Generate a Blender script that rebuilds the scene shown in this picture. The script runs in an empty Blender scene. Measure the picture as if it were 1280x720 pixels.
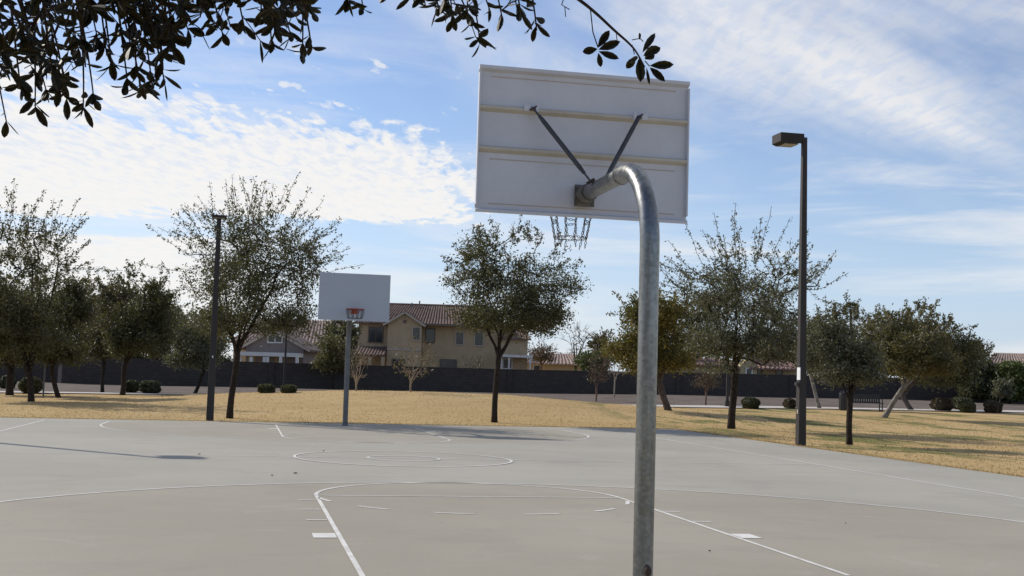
import bpy, math, random
import numpy as np
from mathutils import Vector, Matrix
PI = math.pi
FT = 0.3048
S = bpy.context.scene
COL = S.collection

# ---------------------------------------------------------------- camera (court frame: origin mid court, +Y to the far hoop)
CX, CY, CH = -2.6997, -20.8033, 1.4178
YAW, PITCH, ROLL, FPX = 0.2125, 0.0731, 0.0294, 1531.03
COURT_L, COURT_W, R3, BB = 24.43, 15.19, 6.03, 2.767
HL, HW = COURT_L/2, COURT_W/2
_F = np.array([math.sin(YAW)*math.cos(PITCH), math.cos(YAW)*math.cos(PITCH), math.sin(PITCH)])
_R = np.array([math.cos(YAW), -math.sin(YAW), 0.0]); _U = np.cross(_R, _F)
R2 = _R*math.cos(ROLL)+_U*math.sin(ROLL); U2 = -_R*math.sin(ROLL)+_U*math.cos(ROLL)
FH = np.array([math.sin(YAW), math.cos(YAW), 0.0]); RH = _R.copy()
CAM = np.array([CX, CY, CH])

def ld(l, d, z=0.0):                       # lateral / depth frame of the site survey -> world
    return CAM*[1, 1, 0]+RH*l+FH*d+np.array([0, 0, z])
def sight(u, v, d):                        # point at horizontal depth d along a line of sight
    r = R2*(u-640)/FPX-U2*(v-360)/FPX+_F
    return CAM+r*(d/(r@FH))
def sstep(a, b, x):
    t = np.clip((x-a)/(b-a), 0, 1); return t*t*(3-2*t)
MX = [-30, -22, -15, -12, -7, -3.4, 0, 2, 4.1, 6.5, 9, 14, 22]
MZ = [0, .0, .16, .42, .68, .74, .72, .60, .46, .36, .26, .10, 0]
def terr(l, d):
    l = np.asarray(l, float); d = np.asarray(d, float)
    wall = np.interp(l, [-60, -25, 0, 14, 24, 34, 60], [.05, .09, .21, .39, .45, .5, .35])
    z = wall*sstep(42, 98, d)
    z = z+np.interp(l*52/np.maximum(d, 30), MX, MZ)*np.exp(-((d-51)/np.where(d < 51, 6.8, 7.5))**2)
    z = z+0.03*np.sin(l*.31+1)*np.sin(d*.23)*sstep(38, 46, d)
    return z-0.02
def ground(u, v):                          # ground point under a line of sight -> (l, d, world)
    for d in np.arange(6, 170, .05):
        p = sight(u, v, d); l = (p-CAM)@RH
        if p[2] <= terr(l, d): break
    return l, d, np.array([p[0], p[1], float(terr(l, d))])

# ---------------------------------------------------------------- tagging helpers
def tag(o, label=None, cat=None, group=None, kind=None):
    if label: o['label'] = label
    if cat: o['category'] = cat
    if group: o['group'] = group
    if kind: o['kind'] = kind
    return o
def empty(name, loc, label, cat, group=None, rz=0):
    o = bpy.data.objects.new(name, None); COL.objects.link(o)
    o.location = tuple(loc); o.rotation_euler = (0, 0, rz); o.empty_display_size = .2
    return tag(o, label, cat, group)
def link(name, me, mat=None, parent=None, loc=None, smooth=False):
    o = bpy.data.objects.new(name, me); COL.objects.link(o)
    if mat and not me.materials: me.materials.append(mat)
    if parent: o.parent = parent
    if loc is not None: o.location = tuple(loc)
    if smooth: me.polygons.foreach_set('use_smooth', [True]*len(me.polygons))
    return o
class MB:
    def __init__(s): s.v = []; s.f = []
    def add(s, vs, fs):
        b = len(s.v); s.v += [tuple(map(float, q)) for q in vs]; s.f += [tuple(b+i for i in f) for f in fs]; return s
    def box(s, c, sz, rz=0, rot=None):
        c = np.array(c, float); h = np.array(sz, float)/2
        M = np.array(rot) if rot is not None else np.array([[math.cos(rz), -math.sin(rz), 0], [math.sin(rz), math.cos(rz), 0], [0, 0, 1]])
        vs = [c+M@(h*np.array(k)) for k in [(-1, -1, -1), (1, -1, -1), (1, 1, -1), (-1, 1, -1), (-1, -1, 1), (1, -1, 1), (1, 1, 1), (-1, 1, 1)]]
        return s.add(vs, [(0, 3, 2, 1), (4, 5, 6, 7), (0, 1, 5, 4), (1, 2, 6, 5), (2, 3, 7, 6), (3, 0, 4, 7)])
    def tube(s, pts, r, n=8, caps=True):
        pts = [np.array(p, float) for p in pts]; m = len(pts)
        rr = r if hasattr(r, '__len__') else [r]*m
        u = None; rings = []
        for i in range(m):
            t = pts[min(i+1, m-1)]-pts[max(i-1, 0)]; t = t/(np.linalg.norm(t)+1e-9)
            if u is None:
                u = np.cross(t, [0, 0, 1.0] if abs(t[2]) < .9 else [1.0, 0, 0])
            u = u-t*(u@t); u /= np.linalg.norm(u)+1e-9; w = np.cross(t, u)
            rings.append([pts[i]+rr[i]*(math.cos(a)*u+math.sin(a)*w) for a in [2*PI*k/n for k in range(n)]])
        vs = [q for g in rings for q in g]; fs = []
        for i in range(m-1):
            for k in range(n):
                fs.append((i*n+k, i*n+(k+1) % n, (i+1)*n+(k+1) % n, (i+1)*n+k))
        if caps: fs += [tuple(range(n))[::-1], tuple((m-1)*n+k for k in range(n))]
        return s.add(vs, fs)
    def prism(s, poly, axis, thick):       # poly: list of 3-D points, thick: vector
        n = len(poly); P = [np.array(q, float) for q in poly]; T = np.array(thick, float)
        return s.add(P+[q+T for q in P], [tuple(range(n))[::-1], tuple(range(n, 2*n))]+[(i, (i+1) % n, n+(i+1) % n, n+i) for i in range(n)])
    def build(s, name, mat, parent=None, smooth=False, loc=None, bevel=0):
        me = bpy.data.meshes.new(name); me.from_pydata(s.v, [], s.f); me.update()
        import bmesh
        bm = bmesh.new(); bm.from_mesh(me); bmesh.ops.recalc_face_normals(bm, faces=bm.faces)
        if bevel: bmesh.ops.bevel(bm, geom=bm.edges[:], offset=bevel, segments=2, profile=.5, affect='EDGES')
        bm.to_mesh(me); bm.free()
        o = link(name, me, mat, parent, loc, smooth)
        if smooth:
            try: me.set_sharp_from_angle(angle=math.radians(40))
            except Exception: pass
        return o
def fast_mesh(name, verts, faces_n, nper, smooth=False):
    me = bpy.data.meshes.new(name); V = np.ascontiguousarray(verts, dtype=np.float32)
    F = np.ascontiguousarray(faces_n, dtype=np.int32)
    me.vertices.add(len(V)); me.vertices.foreach_set('co', V.ravel())
    me.loops.add(F.size); me.loops.foreach_set('vertex_index', F.ravel())
    me.polygons.add(len(F)); me.polygons.foreach_set('loop_start', np.arange(0, F.size, nper, dtype=np.int32))
    me.polygons.foreach_set('loop_total', np.full(len(F), nper, dtype=np.int32))
    me.update(calc_edges=True); me.validate()
    return me

# ---------------------------------------------------------------- materials
class NT:
    def __init__(s, m): s.m = m; s.t = m.node_tree; s.n = s.t.nodes; s.l = s.t.links
    def node(s, ty, **k):
        n = s.n.new(ty)
        for a, b in k.items(): setattr(n, a, b)
        return n
    def inp(s, sock, v):
        if isinstance(v, bpy.types.NodeSocket): s.l.new(v, sock)
        elif v is not None:
            if hasattr(sock.default_value, '__len__') and hasattr(v, '__len__') and len(v) == 3 and len(sock.default_value) == 4: v = (*v, 1)
            sock.default_value = v
    def math(s, op, a, b=None, c=None, clamp=False):
        n = s.node('ShaderNodeMath', operation=op, use_clamp=clamp)
        s.inp(n.inputs[0], a)
        if b is not None: s.inp(n.inputs[1], b)
        if c is not None: s.inp(n.inputs[2], c)
        return n.outputs[0]
    def mix(s, f, a, b, blend='MIX'):
        n = s.node('ShaderNodeMix', data_type='RGBA', blend_type=blend)
        s.inp(n.inputs[0], f); s.inp(n.inputs[6], a); s.inp(n.inputs[7], b); return n.outputs[2]
    def ramp(s, f, lo, hi, a=0.0, b=1.0):
        n = s.node('ShaderNodeMapRange', interpolation_type='SMOOTHSTEP')
        s.inp(n.inputs[0], f); s.inp(n.inputs[1], lo); s.inp(n.inputs[2], hi); s.inp(n.inputs[3], a); s.inp(n.inputs[4], b); return n.outputs[0]
    def noise(s, vec, scale, detail=4, rough=.55, dist=0, out=0):
        n = s.node('ShaderNodeTexNoise'); s.inp(n.inputs['Vector'], vec); n.inputs['Scale'].default_value = scale
        n.inputs['Detail'].default_value = detail; n.inputs['Roughness'].default_value = rough; n.inputs['Distortion'].default_value = dist
        return n.outputs[out]
    def mapping(s, vec, scale=(1, 1, 1), rot=(0, 0, 0), loc=(0, 0, 0)):
        n = s.node('ShaderNodeMapping'); s.inp(n.inputs[0], vec); n.inputs['Scale'].default_value = scale; n.inputs['Rotation'].default_value = rot; n.inputs['Location'].default_value = loc; return n.outputs[0]
    def bump(s, h, strength=.3, dist=.02):
        n = s.node('ShaderNodeBump'); s.inp(n.inputs['Height'], h); n.inputs['Strength'].default_value = strength; n.inputs['Distance'].default_value = dist; return n.outputs[0]
def new_mat(name):
    m = bpy.data.materials.new(name); m.use_nodes = True; t = NT(m)
    bs = m.node_tree.nodes['Principled BSDF']
    co = t.node('ShaderNodeTexCoord').outputs['Object']
    return m, t, bs, co
def simple(name, col, rough=.7, metal=0, var=.18, scale=6, bump=.15, bdist=.01, spec=None, dirt=None):
    m, t, bs, co = new_mat(name)
    n = t.noise(co, scale, 6, .6); n2 = t.noise(co, scale*7, 4, .6)
    f = t.math('ADD', t.math('MULTIPLY', n, .7), t.math('MULTIPLY', n2, .3))
    c0 = tuple(max(0, c*(1-var*1.6)) for c in col); c1 = tuple(min(1, c*(1+var*1.6)) for c in col)
    c = t.mix(t.ramp(f, .3, .7), c0, c1)
    if dirt: c = t.mix(t.math('MULTIPLY', t.ramp(t.noise(co, scale*.6, 5, .65, .6), .5, .68), dirt[1]), c, dirt[0])
    t.inp(bs.inputs['Base Color'], c); bs.inputs['Roughness'].default_value = rough; bs.inputs['Metallic'].default_value = metal
    t.inp(bs.inputs['Roughness'], t.ramp(n2, .2, .8, max(0, rough-.1), min(1, rough+.1)))
    if spec is not None: bs.inputs['Specular IOR Level'].default_value = spec
    if bump: t.inp(bs.inputs['Normal'], t.bump(n2, bump, bdist))
    return m
M = {}
def concrete_colour(t, co, worn=True):
    big = t.noise(co, .22, 5, .55, .4); mid = t.noise(co, 1.3, 6, .62, .3); fine = t.noise(co, 38, 3, .6)
    st = t.noise(t.mapping(co, (.5, 2.6, 1), (0, 0, .25)), .9, 6, .65)
    sx = t.node('ShaderNodeSeparateXYZ'); t.inp(sx.inputs[0], co)
    # tan coating inside both three point arcs
    def arcmask(cy):
        dy = t.math('SUBTRACT', sx.outputs[1], cy)
        r = t.math('SQRT', t.math('ADD', t.math('MULTIPLY', sx.outputs[0], sx.outputs[0]), t.math('MULTIPLY', dy, dy)))
        return t.ramp(r, R3-.02, R3+.03, 1, 0)
    a = t.math('MAXIMUM', arcmask(-HL+5.25*FT), t.math('MULTIPLY', arcmask(HL-5.25*FT), .75))
    below = t.math('LESS_THAN', sx.outputs[1], -HL+5.25*FT)
    inside = t.ramp(t.math('ABSOLUTE', sx.outputs[0]), R3-.02, R3+.03, 1, 0)
    a = t.math('MAXIMUM', a, t.math('MULTIPLY', below, inside))
    grey = t.mix(t.ramp(big, .35, .65), (.355, .338, .288), (.402, .383, .327))
    tan = t.mix(t.ramp(big, .35, .65), (.326, .296, .238), (.370, .337, .272))
    c = t.mix(a, grey, tan)
    c = t.mix(t.ramp(mid, .45, .75, 0, .30), c, t.mix(.5, c, (.46, .42, .36)))
    c = t.mix(t.ramp(st, .5, .8, 0, .40), c, (.27, .25, .225))
    bl = t.noise(co, .55, 7, .68, .8); c = t.mix(t.ramp(bl, .56, .60, 0, .16), c, (.25, .235, .21)); c = t.mix(t.ramp(bl, .36, .42, .14, 0), c, (.52, .49, .44))
    sc = t.noise(t.mapping(co, (6, .8, 1), (0, 0, .6)), 1.6, 5, .7, .4); c = t.mix(t.ramp(sc, .66, .72, 0, .18), c, (.20, .19, .175))
    c = t.mix(t.ramp(fine, .3, .7, 0, .22), c, (.24, .225, .20))
    # darker patches towards the slab's right edge
    edge = t.ramp(sx.outputs[0], 7.7, 10.3); pd = t.ramp(t.noise(t.mapping(co, (1, .35, 1)), .8, 5, .6), .48, .62)
    c = t.mix(t.math('MULTIPLY', t.math('MULTIPLY', edge, pd), .45), c, (.235, .225, .21))
    return c, mid, fine
def mat_slab():
    m, t, bs, co = new_mat('coated_concrete')
    c, mid, fine = concrete_colour(t, co)
    spk = t.node('ShaderNodeTexVoronoi'); spk.inputs['Scale'].default_value = 3.1; t.inp(spk.inputs['Vector'], co)
    c = t.mix(t.math('MULTIPLY', t.ramp(spk.outputs['Distance'], .018, .035, 1, 0), .5), c, (.12, .10, .09))
    t.inp(bs.inputs['Base Color'], c)
    t.inp(bs.inputs['Roughness'], t.ramp(mid, .3, .7, .78, .95)); bs.inputs['Specular IOR Level'].default_value = .15
    t.inp(bs.inputs['Normal'], t.bump(t.math('ADD', fine, t.math('MULTIPLY', mid, 2)), .12, .004))
    return m
def mat_line():
    m, t, bs, co = new_mat('worn_line_paint')
    c, mid, fine = concrete_colour(t, co)
    w = t.math('ADD', t.math('MULTIPLY', t.noise(co, 3.2, 6, .7, .5), .75), t.math('MULTIPLY', t.noise(co, 24, 4, .7), .3))
    c = t.mix(t.ramp(w, .30, .75, 1.0, .45), c, (.78, .77, .74))
    t.inp(bs.inputs['Base Color'], c); bs.inputs['Roughness'].default_value = .8; bs.inputs['Specular IOR Level'].default_value = .15
    return m
M['slab'] = mat_slab(); M['line'] = mat_line()
def mat_grass():
    m, t, bs, co = new_mat('dormant_lawn')
    big = t.noise(co, .10, 5, .6, .6); mid = t.noise(t.mapping(co, (.7, 1.4, 1)), .9, 7, .68, .3); fine = t.noise(co, 11, 6, .75); vf = t.noise(co, 60, 3, .7)
    c = t.mix(t.ramp(big, .35, .65), (.43, .290, .130), (.53, .372, .180))
    c = t.mix(t.ramp(mid, .42, .66, 0, .6), c, (.33, .235, .105))
    c = t.mix(t.ramp(fine, .40, .68, 0, .7), c, (.58, .44, .23))
    c = t.mix(t.ramp(vf, .42, .62, .22, 0), c, (.22, .16, .09))
    # green survivors: mostly the watered strip to the right
    sx = t.node('ShaderNodeSeparateXYZ'); t.inp(sx.inputs[0], co)
    zone = t.math('MULTIPLY', t.ramp(sx.outputs[0], 8.5, 13), t.ramp(sx.outputs[1], -2, 6))
    g = t.noise(t.mapping(co, (1.3, .42, 1), (0, 0, -.35)), .34, 6, .66, .5)
    gg = t.math('MULTIPLY', t.ramp(g, .52, .58), zone)
    g2 = t.ramp(t.noise(t.mapping(co, (.5, 1.5, 1)), .55, 6, .7), .66, .72, 0, .6)
    c = t.mix(t.math('MULTIPLY', t.math('MAXIMUM', gg, g2), t.ramp(fine, .3, .6, .5, .95)), c, (.10, .125, .035))
    t.inp(bs.inputs['Base Color'], c); bs.inputs['Roughness'].default_value = .95; bs.inputs['Specular IOR Level'].default_value = .1
    t.inp(bs.inputs['Normal'], t.bump(t.math('ADD', fine, t.math('MULTIPLY', vf, .7)), .35, .04))
    return m
M['grass'] = mat_grass()
M['gravel'] = simple('decomposed_granite', (.135, .110, .092), .95, var=.22, scale=.5, bump=.6, bdist=.04, spec=.1)
M['path'] = simple('path_concrete', (.50, .46, .42), .85, var=.08, scale=1.2)
M['dirt'] = simple('edge_soil', (.25, .18, .11), .95, var=.25, scale=3, bump=.5, spec=.1)
def mat_block():
    m, t, bs, co = new_mat('wall_block')
    b = t.node('ShaderNodeTexBrick'); t.inp(b.inputs['Vector'], t.mapping(co, (1, 1, 1), (PI/2, 0, 0)))
    b.inputs['Scale'].default_value = 1; b.inputs['Brick Width'].default_value = .4; b.inputs['Row Height'].default_value = .2; b.inputs['Mortar Size'].default_value = .012
    b.inputs['Color1'].default_value = (.072, .056, .047, 1); b.inputs['Color2'].default_value = (.052, .041, .035, 1); b.inputs['Mortar'].default_value = (.030, .025, .022, 1)
    c = t.mix(t.ramp(t.noise(co, .35, 5, .6), .35, .7, 0, .35), b.outputs[0], (.038, .033, .032))
    t.inp(bs.inputs['Base Color'], c); bs.inputs['Roughness'].default_value = .9
    t.inp(bs.inputs['Normal'], t.bump(b.outputs[1], -.5, .01)); return m
M['block'] = mat_block()
def mat_galv():
    m, t, bs, co = new_mat('galvanised_steel')
    v = t.node('ShaderNodeTexVoronoi'); v.inputs['Scale'].default_value = 42; t.inp(v.inputs['Vector'], co)
    n = t.noise(t.mapping(co, (9, 9, 1.2)), 1.5, 6, .65); n2 = t.noise(co, 12, 5, .7)
    c = t.mix(t.ramp(n, .35, .7), (.145, .152, .148), (.225, .235, .23))
    vv = t.node('ShaderNodeSeparateColor'); t.inp(vv.inputs[0], v.outputs['Color'])
    c = t.mix(t.math('MULTIPLY', vv.outputs[0], .25), c, (.44, .45, .45))
    c = t.mix(t.ramp(n2, .60, .74, 0, .55), c, (.24, .20, .17))
    t.inp(bs.inputs['Base Color'], c); bs.inputs['Metallic'].default_value = .92
    t.inp(bs.inputs['Roughness'], t.ramp(t.noise(co, 22, 4, .6), .3, .7, .28, .42))
    t.inp(bs.inputs['Normal'], t.bump(n2, .06, .004)); return m
M['galv'] = mat_galv()
M['galv_far'] = simple('weathered_galvanised_steel', (.15, .155, .165), .55, metal=.6, var=.1, scale=4, bump=0)
M['strut'] = simple('dull_galvanised_brace', (.07, .072, .078), .55, metal=.5, var=.15, scale=9)
M['plate'] = simple('dull_cast_steel', (.15, .145, .13), .6, metal=.5, var=.25, scale=14, dirt=((.10, .06, .04), .6))
M['rust'] = simple('rusty_steel', (.075, .05, .038), .85, var=.35, scale=18, bump=.5)
M['board'] = simple('white_enamel', (.56, .585, .64), .45, var=.035, scale=2.2, bump=.03, dirt=((.40, .37, .32), .20))
M['cream'] = simple('bounce_tinted_enamel', (.50, .475, .41), .5, var=.06, scale=3, bump=.03, dirt=((.38, .32, .24), .35))  # rib colour: warm bounce light from the ground painted into the enamel
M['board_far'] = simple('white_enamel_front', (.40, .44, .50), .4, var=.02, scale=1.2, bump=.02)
M['rim'] = simple('orange_rim_paint', (.42, .075, .035), .6, var=.12, scale=9)
M['chain'] = simple('chain_steel', (.045, .04, .038), .7, metal=.2, var=.2, scale=20, bump=0)
M['bronze'] = simple('dark_bronze_paint', (.022, .018, .016), .6, var=.12, scale=3, bump=.05)
M['bronze_head'] = simple('dark_bronze_housing', (.03, .026, .024), .6, var=.08, scale=3, bump=.03, spec=.3)
M['lens'] = simple('lamp_lens', (.42, .40, .34), .25, var=.08, scale=5, bump=0)
M['white'] = simple('white_sign_paint', (.78, .80, .80), .5, var=.03, scale=3, bump=0)
M['blackmetal'] = simple('black_coated_steel', (.035, .033, .033), .5, var=.15, scale=5)
M['bark'] = simple('dark_bark', (.040, .031, .025), .95, var=.35, scale=9, bump=.8, bdist=.02, spec=.15)
M['bark_pale'] = simple('pale_smooth_bark', (.22, .195, .165), .9, var=.30, scale=5, bump=.5, bdist=.02, spec=.15)
M['bark_grey'] = simple('grey_bark', (.095, .078, .066), .95, var=.3, scale=7, bump=.6, bdist=.02, spec=.15)
M['twig_red'] = simple('reddish_twigs', (.20, .12, .09), .9, var=.2, scale=9, bump=0, spec=.15)
M['twig_pale'] = simple('pale_twigs', (.33, .27, .20), .9, var=.2, scale=9, bump=0, spec=.15)
def mat_leaf(name, c0, c1, c2=None, trans=.35, rough=.55):
    m, t, bs, co = new_mat(name)
    rnd = t.node('ShaderNodeNewGeometry').outputs['Random Per Island']
    c = t.mix(rnd, c0, c1)
    if c2: c = t.mix(t.ramp(t.noise(co, .9, 3, .5), .5, .62, 0, .8), c, c2)
    t.inp(bs.inputs['Base Color'], c); bs.inputs['Roughness'].default_value = rough; bs.inputs['Specular IOR Level'].default_value = .3
    tr = t.node('ShaderNodeBsdfTranslucent'); t.inp(tr.inputs[0], t.mix(.5, c, (.16, .17, .03)))
    mx = t.node('ShaderNodeMixShader'); mx.inputs[0].default_value = trans
    out = m.node_tree.nodes['Material Output']
    t.l.new(bs.outputs[0], mx.inputs[1]); t.l.new(tr.outputs[0], mx.inputs[2]); t.l.new(mx.outputs[0], out.inputs[0])
    return m
M['leaf'] = mat_leaf('olive_foliage', (.052, .056, .028), (.125, .120, .065), trans=.28)
M['leaf_grey'] = mat_leaf('grey_green_foliage', (.085, .088, .055), (.19, .185, .125), trans=.28)
M['leaf_yel'] = mat_leaf('yellowing_foliage', (.11, .10, .028), (.28, .21, .055), (.07, .08, .028), trans=.3)
M['leaf_dark'] = mat_leaf('dark_green_foliage', (.045, .050, .024), (.105, .102, .050), trans=.25)
M['leaf_brown'] = mat_leaf('browning_foliage', (.085, .072, .042), (.165, .135, .08), trans=.28)
M['leaf_shrub'] = mat_leaf('clipped_shrub_foliage', (.045, .052, .024), (.10, .10, .045), trans=.12)
M['leaf_rust'] = mat_leaf('reddish_shrub_foliage', (.065, .045, .028), (.12, .085, .05), trans=.12)
M['leaf_olive'] = mat_leaf('olive_yellow_foliage', (.075, .070, .032), (.19, .165, .075), trans=.3)
M['leaf_green'] = mat_leaf('fresh_green_foliage', (.06, .085, .022), (.11, .14, .04), trans=.25)
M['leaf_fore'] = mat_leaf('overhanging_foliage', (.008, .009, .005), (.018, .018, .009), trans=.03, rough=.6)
M['blade'] = mat_leaf('dry_grass_blades', (.50, .355, .17), (.63, .46, .24), trans=.4, rough=.9)
M['stucco'] = simple('tan_stucco', (.46, .345, .21), .95, var=.06, scale=1.5, bump=.2)
M['stucco_y'] = simple('cream_stucco', (.42, .34, .19), .95, var=.06, scale=1.5, bump=.2)
M['stucco_g'] = simple('mauve_grey_stucco', (.26, .21, .19), .95, var=.06, scale=1.5, bump=.2)
M['fascia'] = simple('painted_fascia', (.46, .38, .30), .8, var=.05, scale=2, bump=0)
M['fascia_w'] = simple('white_trim', (.70, .68, .63), .7, var=.04, scale=2, bump=0)
M['fascia_d'] = simple('dark_trim', (.16, .12, .09), .8, var=.08, scale=2, bump=0)
M['glass'] = simple('window_glass', (.025, .028, .035), .12, var=.1, scale=1, bump=0, spec=.6)
def mat_tile(name, a, b):
    m, t, bs, co = new_mat(name)
    v = t.node('ShaderNodeTexVoronoi'); t.inp(v.inputs['Vector'], t.mapping(co, (3.4, 2.4, 2.4))); v.inputs['Scale'].default_value = 1
    vv = t.node('ShaderNodeSeparateColor'); t.inp(vv.inputs[0], v.outputs['Color'])
    c = t.mix(vv.outputs[0], a, b); t.inp(bs.inputs['Base Color'], c); bs.inputs['Roughness'].default_value = .9; return m
M['tile'] = mat_tile('clay_roof_tiles', (.125, .082, .066), (.215, .142, .115))
M['tile_p'] = mat_tile('faded_roof_tiles', (.24, .175, .145), (.38, .29, .24))
M['tile_r'] = mat_tile('red_roof_tiles', (.16, .09, .078), (.27, .17, .15))

# ---------------------------------------------------------------- the ground
def grid_sheet(name, ls, ds, zfun, mat, loc=(0, 0, 0)):
    L, D = np.meshgrid(ls, ds); Z = zfun(L, D)
    P = (CAM*[1, 1, 0])[None, None, :]+L[..., None]*RH+D[..., None]*FH; P = P.copy(); P[..., 2] = Z
    n, m = L.shape; idx = np.arange(n*m).reshape(n, m)
    F = np.stack([idx[:-1, :-1], idx[:-1, 1:], idx[1:, 1:], idx[1:, :-1]], -1).reshape(-1, 4)
    me = fast_mesh(name, P.reshape(-1, 3), F, 4); o = link(name, me, mat, smooth=True); return o
ls = np.unique(np.concatenate([np.linspace(-900, -80, 12), np.linspace(-80, 80, 161), np.linspace(80, 900, 12)]))
ds = np.unique(np.concatenate([np.linspace(-300, -20, 8), np.linspace(-20, 34, 28), np.linspace(34, 110, 153), np.linspace(110, 1500, 16)]))
tag(grid_sheet('ground', ls, ds, terr, M['grass']), kind='structure')
def path_edge(l): return np.interp(l, [-80, -28, -20, 0, 8, 13, 22, 34, 80], [57, 56.5, 57.5, 61, 64.5, 66.5, 70, 71.5, 72])
def ribbon(name, l0, l1, f0, f1, lift, mat, n=90, rows=14):
    L = np.linspace(l0, l1, n); P = []
    for k in range(rows+1):
        t = k/rows; D = f0(L)*(1-t)+f1(L)*t
        Q = (CAM*[1, 1, 0])[None]+L[:, None]*RH+D[:, None]*FH; Q[:, 2] = terr(L, D)+lift; P.append(Q)
    P = np.array(P); idx = np.arange((rows+1)*n).reshape(rows+1, n)
    F = np.stack([idx[:-1, :-1], idx[:-1, 1:], idx[1:, 1:], idx[1:, :-1]], -1).reshape(-1, 4)
    return link(name, fast_mesh(name, P.reshape(-1, 3), F, 4), mat, smooth=True)
tag(ribbon('path', -78, 78, path_edge, lambda l: path_edge(l)+3.2, .045, M['path'], 160, 6), kind='structure')
tag(ribbon('gravel_bed', -78, 78, lambda l: path_edge(l)+3.0, lambda l: 0*l+125, .022, M['gravel'], 120, 50), kind='structure')

# court slab with its bevelled edge
mb = MB(); x0, x1, y0, y1 = -10.3, 10.2, -16.4, 14.35
def slab():
    b = .02; ya = 13.15; y1 = 14.85
    lo = [(x0, y0, -.14), (x1, y0, -.14), (x1, y1, -.14), (x0, ya, -.14)]
    mi = [(x0, y0, -b), (x1, y0, -b), (x1, y1, -b), (x0, ya, -b)]
    hi = [(x0+b, y0+b, 0), (x1-b, y0+b, 0), (x1-b, y1-b, 0), (x0+b, ya-b, 0)]
    f = [(8, 9, 10, 11), (3, 2, 1, 0)]
    for i in range(4):
        j = (i+1) % 4; f += [(i, j, 4+j, 4+i), (4+i, 4+j, 8+j, 8+i)]
    mb.add(lo+mi+hi, f)
slab(); tag(mb.build('court_slab', M['slab']), kind='structure')
# painted markings
mk = MB(); ZL = .004; LW = .050
def seg(a, b, w=LW):
    a = np.array(a, float); b = np.array(b, float); d = (b-a)/np.linalg.norm(b-a); n = np.array([-d[1], d[0]])*w/2
    k = max(1, int(np.linalg.norm(b-a)/.5))
    for i in range(k):
        p = a+(b-a)*i/k; q = a+(b-a)*(i+1)/k
        mk.add([(*(p-n), ZL), (*(q-n), ZL), (*(q+n), ZL), (*(p+n), ZL)], [(0, 1, 2, 3)])
def arc(c, r, a0, a1, w=LW, n=None):
    n = n or max(6, int(abs(a1-a0)/360*2*PI*r/.18)); A = [math.radians(a0+(a1-a0)*i/n) for i in range(n+1)]
    for i in range(n):
        q = [(c[0]+(r+s*w/2)*math.cos(A[i+e]), c[1]+(r+s*w/2)*math.sin(A[i+e]), ZL) for s, e in ((-1, 0), (1, 0), (1, 1), (-1, 1))]
        mk.add(q, [(0, 1, 2, 3)])
seg((HW, -HL+LW), (HW, HL-LW)); seg((-HW, -HL+LW), (-HW, HL-LW)); seg((-HW-LW/2, HL), (HW+LW/2, HL)); seg((-HW-LW/2, -HL-.16), (HW+LW/2, -HL-.16))
seg((-HW+.03, 0), (HW-.03, 0)) 
mk2 = MB()
r6, r2 = 6*FT, 2*FT
for s in (-1, 1):
    Y = lambda q: s*(HL-q)
    for sx in (-1, 1):
        seg((sx*r6, Y(.03)), (sx*r6, Y(19*FT+.02)), .042)
        for q, w in ((7.5, .305), (11.2, LW), (14.2, LW), (17.2, LW)):
            seg((sx*(r6+.03), Y(q*FT)), (sx*(r6+.23), Y(q*FT)), w if w > .1 else .05)
    seg((-r6+.03, Y(19*FT)), (r6-.03, Y(19*FT)), .045)
    c = (0, Y(19*FT)+s*-.0)
    a = (0, 180) if s < 0 else (180, 360)
    arc((0, Y(19*FT)), r6, a[0]+1.5, a[1]-1.5)
    for k in range(6):
        b0 = (180 if s < 0 else 0)+8+k*29.5
        arc((0, Y(19*FT)), r6, b0, b0+13)
    hy = Y(5.25*FT)
    arc((0, hy), R3, a[0], a[1])
    for sx in (-1, 1): seg((sx*R3, Y(.03)), (sx*R3, Y(5.25*FT)))
ZL = .008
arc((0, 0), r6, 0, 360); arc((0, 0), r2, 0, 360)
tag(mk.build('court_markings', M['line']), kind='structure')

# dry grass blades: lawn edge and near slopes
rng = np.random.default_rng(5)
def blades():
    P = []
    def put(l, d, h):
        w = ld(0, 0)[None]*0+(CAM*[1, 1, 0])[None]+l[:, None]*RH+d[:, None]*FH; w[:, 2] = terr(l, d); return w, h
    n = 50000; d = 20+36*rng.random(n)**1.2; l = (rng.random(n)*2-1)*(d*.5+2); h = .02+.025*rng.random(n)**2
    A, _ = put(l, d, h)
    m = 9000; x = np.concatenate([rng.uniform(-10.5, 10.4, m), np.full(m//2, 10.22)+rng.random(m//2)**2*.25]); y = np.concatenate([14.0+x[:m]*.083+.02+rng.random(m)**2*.3, rng.uniform(-8, 14.5, m//2)])
    Bq = np.stack([x, y, np.full(len(x), -.02)], 1); hb = .02+.03*rng.random(len(x))
    Q = np.concatenate([A, Bq]); H = np.concatenate([h, hb])
    out = (np.abs(Q[:, 0]-.0) > 10.21) | (Q[:, 1] > 14.012+Q[:, 0]*.083)
    Q = Q[out]; H = H[out]; k = len(Q); a = rng.random(k)*2*PI; w = .008+.012*rng.random(k)
    u = np.stack([np.cos(a), np.sin(a), 0*a], 1)*w[:, None]; t = np.stack([rng.normal(0, .35, k), rng.normal(0, .35, k), np.ones(k)], 1)*H[:, None]
    V = np.stack([Q-u, Q+u, Q+t], 1).reshape(-1, 3); F = np.arange(3*k).reshape(k, 3)
    tag(link('grass', fast_mesh('grass', V, F, 3), M['blade']), 'dry straw coloured grass blades standing on the park lawn', 'grass', kind='stuff')
blades()

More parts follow.
